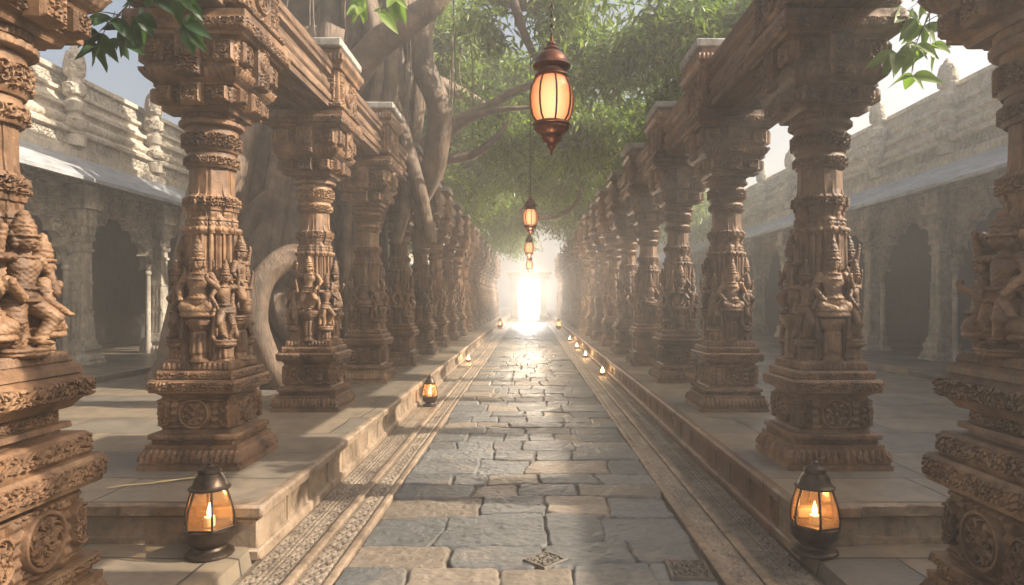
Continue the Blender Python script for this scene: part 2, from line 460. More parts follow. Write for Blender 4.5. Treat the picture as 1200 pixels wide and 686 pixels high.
def mat_paving():
    m, nt, b, _ = mat_new('platform_paving'); co = coords(nt, False)
    mp = N(nt, 'ShaderNodeMapping'); mp.inputs['Rotation'].default_value = (0, 0, 0)
    wv = N(nt, 'ShaderNodeTexNoise'); wv.inputs['Scale'].default_value = 1.2; nt.links.new(co, wv.inputs['Vector'])
    va = N(nt, 'ShaderNodeVectorMath', operation='MULTIPLY_ADD'); va.inputs[1].default_value = (.09, .09, 0)
    nt.links.new(wv.outputs['Color'], va.inputs[0]); nt.links.new(co, va.inputs[2]); nt.links.new(va.outputs[0], mp.inputs[0])
    br = N(nt, 'ShaderNodeTexBrick', offset=.37, squash=1.3, squash_frequency=3)
    br.inputs['Scale'].default_value = 1; br.inputs['Brick Width'].default_value = 1.75; br.inputs['Row Height'].default_value = 1.05
    br.inputs['Mortar Size'].default_value = .011; br.inputs['Mortar Smooth'].default_value = .25
    br.inputs['Color1'].default_value = (.135, .125, .112, 1); br.inputs['Color2'].default_value = (.225, .18, .13, 1)
    br.inputs['Mortar'].default_value = (.05, .045, .04, 1)
    nt.links.new(mp.outputs[0], br.inputs['Vector'])
    f = noise(nt, co, 3.5, 9, .7, .4); f2 = noise(nt, co, 26, 6, .7)
    c = mixc(nt, .95, br.outputs['Color'], ramp(nt, f, [(.3, (.6, .6, .62)), (.5, (.98, .96, .92)), (.72, (1.25, 1.18, 1.08))]), 'MULTIPLY')
    nt.links.new(c, b.inputs['Base Color'])
    mr = N(nt, 'ShaderNodeMapRange'); mr.inputs['From Min'].default_value = .35; mr.inputs['From Max'].default_value = .65
    mr.inputs['To Min'].default_value = .30; mr.inputs['To Max'].default_value = .55
    nt.links.new(noise(nt, co, 1.1, 3, .5), mr.inputs['Value']); nt.links.new(mr.outputs[0], b.inputs['Roughness'])
    inv = N(nt, 'ShaderNodeMath', operation='SUBTRACT'); inv.inputs[0].default_value = 1; nt.links.new(br.outputs['Fac'], inv.inputs[1])
    nb = bump(nt, inv.outputs[0], .02, 1, bump(nt, f, .012, .7, bump(nt, f2, .004, .8)))
    nt.links.new(nb, b.inputs['Normal']); return m
M['paving'] = mat_paving()
def simple(name, c, rough=.5, metal=0, bmp=None, c2=None, s=12):
    m, nt, b, _ = mat_new(name); co = coords(nt)
    f = noise(nt, co, s, 6, .65)
    nt.links.new(ramp(nt, f, [(.35, c), (.7, c2 or tuple(x * 1.35 for x in c))]), b.inputs['Base Color'])
    b.inputs['Roughness'].default_value = rough; b.inputs['Metallic'].default_value = metal
    if bmp: nt.links.new(bump(nt, f, bmp, 1), b.inputs['Normal'])
    return m
M['earth'] = simple('earth', (.07, .055, .04), .95, s=2)
M['iron'] = simple('dark_bronze', (.035, .026, .02), .42, .75, .002, (.09, .06, .04), 22)
M['copper'] = simple('aged_copper', (.10, .035, .022), .38, .7, .002, (.2, .075, .04), 22)
M['wax'] = simple('candle_wax', (.7, .58, .38), .5)
M['clay'] = simple('clay_lamp', (.22, .10, .05), .7)
M['straw'] = simple('dry_straw', (.48, .38, .2), .7)
def mat_bark():
    m, nt, b, _ = mat_new('banyan_bark'); co = coords(nt, False)
    f = noise(nt, co, 2.2, 8, .65, .6)
    mp = N(nt, 'ShaderNodeMapping'); mp.inputs['Scale'].default_value = (9, 9, 1.6); nt.links.new(co, mp.inputs[0])
    g = noise(nt, mp.outputs[0], 1.6, 8, .7, .8)
    c = ramp(nt, f, [(.3, (.06, .038, .024)), (.5, (.145, .098, .064)), (.72, (.25, .18, .122))])
    c = mixc(nt, .8, c, ramp(nt, g, [(.35, (.6, .6, .6)), (.6, (1.15, 1.1, 1.05))]), 'MULTIPLY')
    nt.links.new(c, b.inputs['Base Color']); b.inputs['Roughness'].default_value = .55
    nt.links.new(bump(nt, g, .05, .9, bump(nt, noise(nt, co, 30, 5, .7), .006, 1)), b.inputs['Normal']); return m
M['bark'] = mat_bark()
def mat_leaf(name, c1, c2, c3):
    m, nt, b, out = mat_new(name)
    vc = N(nt, 'ShaderNodeVertexColor', layer_name='Col')
    col = ramp(nt, vc.outputs[0], [(.1, c1), (.5, c2), (.9, c3)])
    nt.links.new(col, b.inputs['Base Color']); b.inputs['Roughness'].default_value = .42; b.inputs['Specular IOR Level'].default_value = .4
    tr = N(nt, 'ShaderNodeBsdfTranslucent')
    c4 = mixc(nt, 1., col, (1.5, 1.7, .7), 'MULTIPLY'); nt.links.new(c4, tr.inputs[0])
    mx = N(nt, 'ShaderNodeMixShader'); mx.inputs[0].default_value = .45
    nt.links.new(b.outputs[0], mx.inputs[1]); nt.links.new(tr.outputs[0], mx.inputs[2]); nt.links.new(mx.outputs[0], out.inputs[0])
    return m
M['leaf'] = mat_leaf('canopy_leaf', (.05, .08, .02), (.12, .17, .04), (.22, .26, .08))
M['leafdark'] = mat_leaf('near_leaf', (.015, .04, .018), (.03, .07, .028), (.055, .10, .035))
M['leaflight'] = mat_leaf('near_leaf_light', (.10, .17, .03), (.16, .24, .05), (.22, .30, .08))  # brightness of backlit leaves put into the colour
def mat_emit(name, c, s, c2=None):
    m, nt, b, out = mat_new(name); e = N(nt, 'ShaderNodeEmission'); e.inputs[1].default_value = s; e.inputs[0].default_value = (*c, 1)
    nt.links.new(e.outputs[0], out.inputs[0]); return m
M['flame'] = mat_emit('candle_flame', (1, .62, .22), 12)
def mat_globe():
    # frosted amber glass lit from inside: glow painted in, brighter where the glass faces the view
    m, nt, b, out = mat_new('lit_amber_glass'); tc = N(nt, 'ShaderNodeTexCoord')
    ln = N(nt, 'ShaderNodeVectorMath', operation='LENGTH'); nt.links.new(tc.outputs['Object'], ln.inputs[0])
    lw = N(nt, 'ShaderNodeLayerWeight'); lw.inputs[0].default_value = .5
    col = ramp(nt, lw.outputs['Facing'], [(.0, (1, .55, .25)), (.35, (1, .33, .12)), (.9, (.62, .14, .04))])
    st = N(nt, 'ShaderNodeMapRange'); st.inputs['To Min'].default_value = .62; st.inputs['To Max'].default_value = .16
    nt.links.new(lw.outputs['Facing'], st.inputs['Value'])
    b.inputs['Emission Strength'].default_value = 1
    nt.links.new(col, b.inputs['Emission Color']); nt.links.new(st.outputs[0], b.inputs['Emission Strength'])
    b.inputs['Base Color'].default_value = (.5, .2, .08, 1); b.inputs['Roughness'].default_value = .2
    return m
M['globe'] = mat_globe()
def mat_pane():
    m, nt, b, out = mat_new('amber_lantern_glass')
    t = N(nt, 'ShaderNodeBsdfTransparent'); t.inputs[0].default_value = (1, .9, .76, 1)
    g = N(nt, 'ShaderNodeBsdfGlossy'); g.inputs['Roughness'].default_value = .08; g.inputs[0].default_value = (1, .9, .8, 1)
    tl = N(nt, 'ShaderNodeBsdfTranslucent'); tl.inputs[0].default_value = (.9, .5, .22, 1)
    a = N(nt, 'ShaderNodeMixShader'); a.inputs[0].default_value = .15
    nt.links.new(t.outputs[0], a.inputs[1]); nt.links.new(tl.outputs[0], a.inputs[2])
    c = N(nt, 'ShaderNodeMixShader'); c.inputs[0].default_value = .08
    nt.links.new(a.outputs[0], c.inputs[1]); nt.links.new(g.outputs[0], c.inputs[2]); nt.links.new(c.outputs[0], out.inputs[0]); return m
M['pane'] = mat_pane()

# ------------------------------------------------------------------ measures
XL, XR = -3.25, 2.98          # centre lines of the two colonnades
ZR = -.43                     # road level (platform top = 0)
ZS = -.33                     # foreground lower slab
YF = 5.5                      # where the raised platforms begin
YEND = 66.

# ------------------------------------------------------------------ figures
def face_bits(z, y, s=1.):
    """ears, nose, lips, brow, hair bun under a crown; head centre at (0,y,z)"""
    r = .052 * s
    return [('e', (0, y, z), (r * .92, r * .95, r * 1.2), .006), ('e', (0, y - r * .98, z - r * .12), (r * .15, r * .2, r * .36), .005),
            ('e', (-r * .4, y - r * .84, z + .006), (r * .2, r * .12, r * .12), .004), ('e', (r * .4, y - r * .84, z + .006), (r * .2, r * .12, r * .12), .004),
            ('e', (0, y - r * .85, z - r * .62), (r * .32, r * .14, r * .12), .004),
            ('e', (-r * 1.05, y, z - r * .25), (r * .22, r * .3, r * .62), .004), ('e', (r * 1.05, y, z - r * .25), (r * .22, r * .3, r * .62), .004),
            ('t', (0, y, z + r * .62), r * 1.0, r * 1.0, r * .2, .004),
            ('e', (0, y, z + r * 1.2), (r * .95, r * .95, r * .75), .006),
            ('t', (0, y, z + r * 1.75), r * .78, r * .78, r * .17, .004),
            ('e', (0, y, z + r * 2.1), (r * .78, r * .78, r * .75), .006),
            ('t', (0, y, z + r * 2.55), r * .55, r * .55, r * .15, .004),
            ('e', (0, y, z + r * 2.9), (r * .5, r * .5, r * .8), .006)]
def deco_fn(s):
    return lambda X, Y, Z: .0028 * np.sin(Z * s) * np.clip(np.sin(X * s * .8) * np.sin(Y * s * .8) * 3, -1, 1)
def fig_seated():
    P = [('e', (0, 0, .03), (.15, .12, .045), .004), ('t', (0, 0, .055), .14, .11, .016, .004),
         ('e', (0, .01, .13), (.105, .085, .075), .02),                         # hips
         ('e', (0, -.01, .20), (.075, .068, .075), .03),                        # belly
         ('e', (0, .0, .29), (.10, .066, .085), .03),                          # chest
         ('c', (0, 0, .34), (0, -.01, .40), .034, .03, .015),                   # neck
         ('c', (-.06, -.02, .11), (-.11, -.055, .085), .05, .042, .012), ('c', (-.11, -.055, .085), (-.01, -.095, .065), .038, .028, .012),
         ('c', (.06, -.02, .11), (.11, -.055, .085), .05, .042, .012), ('c', (.11, -.055, .085), (.02, -.095, .055), .038, .026, .012),
         ('t', (0, -.0, .015), .135, .105, .018, .004),
         ('c', (-.11, 0, .34), (-.165, -.01, .23), .034, .028, .014), ('c', (-.165, -.01, .23), (-.12, -.10, .155), .026, .02, .008), ('e', (-.11, -.115, .145), (.024, .026, .016), .006),
         ('c', (.11, 0, .34), (.17, -.01, .245), .034, .028, .014), ('c', (.17, -.01, .245), (.12, -.10, .31), .026, .02, .008), ('e', (.115, -.11, .335), (.02, .02, .028), .006),
         ('t', (0, -.005, .355), .062, .05, .011, .003), ('t', (0, -.012, .31), .072, .064, .008, .003), ('t', (0, 0, .155), .09, .078, .013, .003),
         ('t', (-.135, 0, .285), .036, .036, .008, .003), ('t', (.14, 0, .29), .036, .036, .008, .003),
         ('e', (0, .075, .42), (.12, .02, .15), .004), ('c', (0, .06, 0), (0, .08, .45), .10, .05, .02)]
    P += face_bits(.445, -.012, 1.08)
    return sdf_build(P, (-.26, -.24, -.08), (.26, .16, .74), .0066, deco_fn(190))
def fig_dancer(m=1):
    P = [('e', (0, 0, .02), (.13, .10, .035), .004), ('t', (0, 0, .045), .12, .09, .014, .004),
         ('e', (.015 * m, 0, .37), (.078, .062, .07), .02), ('e', (0, -.004, .46), (.056, .048, .07), .03), ('e', (-.018 * m, 0, .545), (.082, .056, .075), .03),
         ('c', (-.018 * m, 0, .60), (-.01 * m, -.006, .655), .03, .027, .012),
         ('c', (.05 * m, 0, .35), (.075 * m, -.03, .20), .055, .040, .015), ('c', (.075 * m, -.03, .20), (.05 * m, 0, .07), .036, .026, .01), ('e', (.055 * m, -.035, .058), (.026, .05, .018), .006),
         ('c', (-.035 * m, 0, .35), (-.10 * m, -.075, .235), .055, .040, .015), ('c', (-.10 * m, -.075, .235), (-.035 * m, -.05, .10), .036, .024, .01), ('e', (-.03 * m, -.08, .085), (.024, .045, .018), .006),
         ('c', (-.10 * m, 0, .60), (-.165 * m, -.01, .50), .030, .025, .012), ('c', (-.165 * m, -.01, .50), (-.12 * m, -.07, .40), .024, .018, .006), ('e', (-.115 * m, -.075, .385), (.018, .02, .026), .005),
         ('c', (.065 * m, 0, .60), (.15 * m, -.01, .60), .030, .025, .012), ('c', (.15 * m, -.01, .60), (.155 * m, -.03, .73), .024, .018, .006), ('e', (.15 * m, -.035, .76), (.018, .016, .034), .005),
         ('t', (-.018 * m, 0, .605), .055, .045, .010, .003), ('t', (0, -.002, .415), .068, .056, .013, .003), ('t', (.02 * m, 0, .34), .085, .066, .010, .003),
         ('t', (.08 * m, -.03, .215), .04, .04, .008, .003), ('t', (.05 * m, 0, .09), .03, .03, .008, .003), ('t', (-.04 * m, -.05, .11), .03, .03, .008, .003),
         ('c', (.09 * m, .03, .36), (.13 * m, -.02, .10), .020, .03, .01), ('c', (-.10 * m, .03, .40), (-.14 * m, 0, .08), .018, .03, .01),
         ('e', (0, .065, .66), (.105, .02, .16), .004), ('c', (0, .06, 0), (0, .07, .6), .09, .06, .02)]
    P += face_bits(.70, -.012, 1.0)
    return sdf_build(P, (-.23, -.17, -.03), (.23, .15, .92), .0066, deco_fn(190))
print('figures')
ME_seated = fig_seated().mesh('seated_figure', M['red'])
ME_dance = [fig_dancer(1).mesh('dancer_a', M['red']), fig_dancer(-1).mesh('dancer_b', M['red'])]

# ------------------------------------------------------------------ columns
def dado(zc, hh, Rm=.15):
    def fn(k, u, Z, hf):
        b = Z - zc
        on = (np.abs(b) < hh)
        m = .060 * p_med(u, b, Rm)
        side = np.abs(np.abs(u) - .30)
        pil = .038 * (1 - sst(.030, .042, np.abs(np.abs(u) - .20))) * (.75 + .25 * np.cos(b * 90))
        lf = .055 * p_med((np.abs(u) - .315) * 1.5, b, .13) * (np.abs(u) > .245)
        bgp = .022 * p_fret(u, Z, .07) * (np.abs(u) < .2) * (m <= 0) + .02 * (np.abs(np.abs(b) - hh + .02) < .012)
        return np.where(on, np.maximum(m + pil * (m <= 0) + lf, bgp), 0) * sst(0, .02, hh - np.abs(b))
    return fn
RES = .0075
def build_column(tall=False):
    col = empty('stone_column')
    mat = M['red']
    if not tall:
        base = loft_square([(0, .50), (.05, .50), (.05, .485), (.075, .48), (.12, .475), (.17, .455), (.20, .435), (.20, .445), (.235, .445), (.235, .40), (.29, .395), (.29, .43), (.335, .425), (.335, .37)],
                           RES, [(.075, .20, 'lotus', .06, .024), (.24, .288, 'fret', .032, .010), (.295, .333, 'rope', .03, .006)])
        ped = loft_square([(.335, .35), (.37, .340), (.695, .335), (.715, .365), (.735, .39), (.735, .425), (.755, .43), (.845, .435), (.86, .425), (.86, .385), (.935, .38), (.945, .375), (.945, .335), (1.02, .33), (1.035, .32), (1.035, .05)],
                          RES, [(.755, .845, 'fret', .04, .012), (.865, .932, 'fret', .03, .009), (.95, 1.02, 'lotus', .05, .008)], dado(.53, .155))
        z0 = 1.03; zt = 0
    else:
        base = loft_square([(0, .52), (.06, .52), (.06, .50), (.10, .495), (.18, .47), (.24, .445), (.24, .455), (.28, .455), (.28, .41), (.34, .405), (.34, .445), (.40, .44), (.40, .37)],
                           RES * .7, [(.07, .24, 'lotus', .085, .020), (.285, .338, 'fret', .035, .012), (.345, .395, 'fret', .04, .010)])
        ped = loft_square([(.40, .37), (.82, .365), (.84, .37), (.85, .40), (.85, .455), (.88, .46), (1.0, .465), (1.02, .45), (1.02, .405), (1.04, .41), (1.15, .405), (1.165, .39), (1.165, .30), (1.20, .295),
                           (1.20, .34), (1.235, .335), (1.235, .29), (1.32, .285), (1.32, .34), (1.35, .36), (1.40, .405), (1.47, .41), (1.50, .40), (1.53, .36), (1.53, .38), (1.57, .375), (1.60, .34), (1.66, .325), (1.66, .05)],
                          RES * .7, [(.88, 1.0, 'fret', .045, .016), (1.045, 1.15, 'fret', .05, .018), (1.24, 1.315, 'fret', .035, .01), (1.38, 1.50, 'fret', .045, .028), (1.60, 1.66, 'lotus', .05, .01)], dado(.615, .20, .17))
        z0 = 1.65; zt = .62
    obj('base_moulding', base.mesh('base', mat, True, 50), col)
    obj('pedestal', ped.mesh('pedestal', mat, True, 50), col)
    # shaft: ratha plan low down, fluted octagon above, then carved rings
    def sec(T, Z):
        o = np.cos(pi / 8) / np.cos(((T + pi / 8) % (pi / 4)) - pi / 8)
        star = 1 + .085 * (np.abs(((T + pi / 4) % (pi / 2)) - pi / 4) < .26) + .04 * np.cos(16 * T)
        w1 = sst(2.42, 2.50, Z + 0) ; w2 = sst(2.95, 2.97, Z)
        return star * (1 - w1) + (o * (1 + .05 * (np.abs(((T + pi / 4) % (pi / 2)) - pi / 4) < .22))) * w1 * (1 - w2) + w2
    zz = z0
    sh = [(zz - .01, .27), (zz + .02, .27), (2.30, .245), (2.30, .258), (2.36, .258), (2.36, .235), (2.43, .23), (2.43, .242), (2.455, .242), (2.455, .225), (2.53, .222), (2.53, .238), (2.57, .243), (2.66, .243), (2.69, .232), (2.69, .220), (2.96, .214),
          (2.96, .235), (2.985, .245), (3.07, .245), (3.095, .235), (3.095, .228), (3.125, .228), (3.125, .245), (3.16, .262), (3.30, .265), (3.33, .25), (3.35, .25), (3.37, .25), (3.37, .285), (3.385, .30), (3.42, .30), (3.435, .285), (3.435, .262), (3.50, .27)]
    shaft = loft_round(sh, RES * (.75 if tall else 1), [(2.305, 2.365, 'bead', .07, .012), (2.38, 2.415, 'rope', .035, .007), (2.57, 2.67, 'fret', .04, .016), (2.985, 3.07, 'scroll', .084, .014), (3.16, 3.30, 'scroll', .07, .016), (3.375, 3.43, 'lotus', .06, .006), (3.44, 3.495, 'flute', .035, .012)], sec,
                       lambda T, Z: .018 * sst(2.45, 2.5, Z) * (1 - sst(2.70, 2.88, Z + .12 * np.abs(np.sin(4 * T)))) * (np.abs(np.sin(4 * T)) > .55) - (Z < 2.29) * .022 * (np.cos(24 * T) > .2))
    obj('shaft', shaft.mesh('shaft', mat, True, 55), col)
    # capital
    cap = loft_square([(3.49, .05), (3.49, .30), (3.51, .31), (3.53, .315), (3.55, .36), (3.70, .37), (3.72, .36), (3.72, .39), (3.74, .40), (3.77, .44), (3.83, .475), (3.86, .495), (3.86, .455), (3.90, .45), (4.14, .455), (4.16, .47), (4.16, .53), (4.19, .54), (4.20, .585), (4.30, .59), (4.32, .58), (4.38, .575), (4.38, .05)],
                      RES * 1.15, [(3.56, 3.695, 'fret', .05, .018), (3.78, 3.85, 'lotus', .06, .012), (3.93, 4.12, 'fret', .055, .014), (4.205, 4.30, 'fret', .045, .012)])
    obj('capital', cap.mesh('capital', mat, True, 50), col)
    shield = carved_panel(.235, .42, .075, RES, lambda u, v: .026 * np.maximum(p_med(u, v - .06, .105), p_fret(u, v, .04) * (np.abs(v - .06) > .11)), .012).mesh('shield', mat, True, 50)
    sq = carved_panel(.19, .20, .045, RES, lambda u, v: .022 * np.where(np.maximum(np.abs(u), np.abs(v)) > .078, 1., p_scroll(u + .05, v + .05, .1))).mesh('panel', mat, True, 50)
    sm = carved_panel(.17, .17, .06, RES, lambda u, v: .020 * np.where(np.maximum(np.abs(u), np.abs(v)) > .065, 1., p_fret(u, v, .045))).mesh('panel_small', mat, True, 50)
    for k in range(4):
        a = k * pi / 2; ca, sa = math.cos(a), math.sin(a)
        P = lambda u, h: (u * ca + h * sa, u * sa - h * ca)
        x, y = P(0, .45); obj('carved_shield', shield, col, (x, y, 3.99), (0, 0, a))
        for s in (-1, 1):
            x, y = P(s * .335, .455); obj('carved_panel', sq, col, (x, y, 4.02), (0, 0, a))
            x, y = P(s * .27, .37); obj('carved_panel', sm, col, (x, y, 3.63), (0, 0, a), (.8, 1.1, .8))
        x, y = P(0, .365); obj('carved_panel', sm, col, (x, y, 3.63), (0, 0, a), (1.15, 1.4, 1.15))
    # impost block carrying the beams
    def imp(k, u, Z, hf):
        e = .04 * p_med(u, Z - 4.75, .19)
        return np.where(np.abs(Z - 4.75) < .23, e + .03 * (np.abs(np.abs(u) - .36) < .08) * p_fret(u, Z, .06), 0)
    ib = loft_square([(4.38, .47), (4.44, .48), (4.44, .55), (4.50, .55), (4.50, .50), (5.00, .495), (5.00, .54), (5.06, .55), (5.10, .585), (5.20, .59), (5.20, .54), (5.30, .53)],
                     RES * 1.3, [(5.105, 5.20, 'lotus', .06, .010), (4.445, 4.50, 'fret', .035, .01)], imp)
    obj('impost_block', ib.mesh('impost', mat, True, 50), col)
    cs = MB().add(*box((0, 0, 5.36), (1.22, 1.12, .13), .02)); obj('cap_stone', cs.mesh('capstone', M['cap'], True, 30), col)
    # figures on little pillars round the shaft
    pil = loft_round([(0, .075), (.03, .075), (.03, .06), (.06, .055), (.30, .05), (.33, .066), (.36, .07), (.36, .085), (.40, .09), (.42, .085), (.42, .04)], .009, [(.075, .29, 'flute', .42 / 2, .006)], lambda T, Z: np.cos(pi / 8) / np.cos(((T + pi / 8) % (pi / 4)) - pi / 8)).mesh('small_pillar', mat, True, 50)
    for k in range(4):
        a = k * pi / 2; ca, sa = math.cos(a), math.sin(a)
        P = lambda u, h: (u * ca + h * sa, u * sa - h * ca)
        if not tall:
            h0 = z0 + .42
            if k % 2 == 0:
                x, y = P(0, .295); obj('seated_figure', ME_seated, col, (x, y, h0 + .02), (0, 0, a), (1.12, .92, 1.18))
            else:
                x, y = P(0, .28); obj('dancing_figure', ME_dance[(k // 2) % 2], col, (x, y, h0 - .03), (0, 0, a), (1.12, 1.1, .98))
            x, y = P(0, .27); obj('small_pillar', pil, col, (x, y, z0), (0, 0, a), (1.5, 1.35, 1))
            for u in (-.155, .155): x, y = P(u, .24); obj('small_pillar', pil, col, (x, y, z0), (0, 0, a), (.75, .75, 1.1))
            b = a + pi / 4; x, y = .335 * math.sin(b), -.335 * math.cos(b)
            obj('attendant_figure', ME_dance[k % 2], col, (x, y, z0 + .16), (0, 0, b), (.82, .9, .95))
            obj('small_pillar', pil, col, (x, y, z0), (0, 0, b), (1.25, 1.25, .42))
        else:
            x, y = P(0, .27); obj('dancing_figure', ME_dance[k % 2], col, (x, y, z0), (0, 0, a), (1.25, 1.35, .93))
            b = a + pi / 4; x, y = .31 * math.sin(b), -.31 * math.cos(b)
            obj('seated_figure', ME_seated, col, (x, y, z0 + .10), (0, 0, b), (1.05, 1.1, .95))
            obj('small_pillar', pil, col, (x, y, z0 - .0), (0, 0, b), (1.3, 1.3, .28))
    return col
print('columns')
colA = build_column(False)
colB = build_column(True)
ORD = ['first', 'second', 'third', 'fourth', 'fifth', 'sixth', 'seventh', 'eighth', 'ninth', 'tenth', 'eleventh', 'twelfth', 'thirteenth', 'fourteenth', 'fifteenth', 'sixteenth', 'seventeenth', 'eighteenth', 'nineteenth']
YS = [7.0 + 3.36 * i for i in range(18)]
used = False
for side, X in (('left', XL), ('right', XR)):
    for i, y in enumerate(YS):
        c = colA if not used else copy_tree(colA); used = True
        c.location = (X, y, 0); c.rotation_euler = (0, 0, 0 if side == 'left' else pi)
        c.scale = (1, 1, 1 + .006 * math.sin(i * 2.1 + X))
        if i >= 1: c.rotation_euler = (R(.35 * math.sin(i * 3.3)), R(.35 * math.cos(i * 2.7 + X)), (i * pi / 2 if side == 'left' else pi + (i + 1) * pi / 2))
        extra = {('left', 0): 'sunlit red sandstone column behind the foreground lantern', ('right', 0): 'dark red sandstone column behind the foreground lantern',
                 ('left', 1): 'carved column before the big looping tree root'}.get((side, i))
        lab = (extra + f', {side} row') if extra else f'carved sandstone column, {ORD[i + 1]} from the camera in the {side} colonnade'
        tag(c, lab, 'column', f'carved columns of the {side} colonnade')
colB.location = (-3.13, 3.84, ZS); tag(colB, 'huge sunlit column cut by the left picture edge, on the low slab', 'column', 'carved columns of the left colonnade')
cb = copy_tree(colB); cb.location = (2.95, 3.84, ZS); tag(cb, 'huge dark column cut by the right picture edge, on the low slab', 'column', 'carved columns of the right colonnade')

# beams between impost blocks
def beam_mesh(L):
    # ring profile (x, z) running round the section
    pr = [(-.40, 4.40), (.40, 4.40), (.43, 4.42), (.43, 4.50), (.46, 4.51), (.46, 4.60), (.41, 4.62), (.41, 4.66), (.44, 4.68), (.44, 4.76), (.40, 4.79), (.40, 4.84), (.47, 4.88), (.47, 4.94), (.50, 4.96), (.50, 5.03), (.45, 5.05), (.45, 5.10), (.42, 5.12)]
    pr = pr + [(-a, b) for a, b in pr[::-1][:-1]]
    pts = []
    for a, b in zip(pr, pr[1:] + pr[:1]):
        d = math.hypot(b[0] - a[0], b[1] - a[1]); n = max(1, int(d / .02)) if b[1] != a[1] else 3
        for t in range(n): pts.append((a[0] + (b[0] - a[0]) * t / n, a[1] + (b[1] - a[1]) * t / n))
    pts = np.array(pts); ys = np.linspace(-L / 2, L / 2, int(L / .014))
    X = np.repeat(pts[:, None, 0], len(ys), 1); Z = np.repeat(pts[:, None, 1], len(ys), 1); Y = np.repeat(ys[None], len(pts), 0)
    sg = np.sign(X) * (np.abs(X) > .3)
    h = np.zeros_like(X)
    for z0, z1, kind, c, dep in ((4.52, 4.60, 'fret', .035, .012), (4.685, 4.755, 'lotus', .06, .010), (4.97, 5.03, 'key', .05, .008)):
        m = sst(z0, z0 + .008, Z) * (1 - sst(z1 - .008, z1, Z)); h += m * dep * pat(kind, Y, Z - z0, z1 - z0, c)
    n_ = .012 * fbm3(X * 5, Y * 1.4, Z * 22, 4, 9)
    X = X + sg * (h + n_); Z = Z + .006 * fbm3(X * 4, Y * 3, Z * 4, 3, 4)
    mb = MB().add(np.stack([X, Y, Z], -1), gridF(len(pts), len(ys), True, True))
    return mb.mesh('beam', M['beam'], True, 45)
BM = beam_mesh(3.36 - 1.0)
for side, X in (('left', XL), ('right', XR)):
    for i in range(-1, 17):
        y = 7.0 + 3.36 * (i + .5)
        o = obj('stone_beam', BM, None, (X, y, 0), (0, 0, 0 if side == 'left' else pi), (.84, 1, 1))
        if i < 0: o.location = (X, 5.40, 0); o.scale = (.84, .95, 1)
        tag(o, f'moulded stone beam joining the {ORD[i + 1]} and {ORD[i + 2]} columns of the {side} colonnade', 'beam', f'beams on the {side} colonnade')

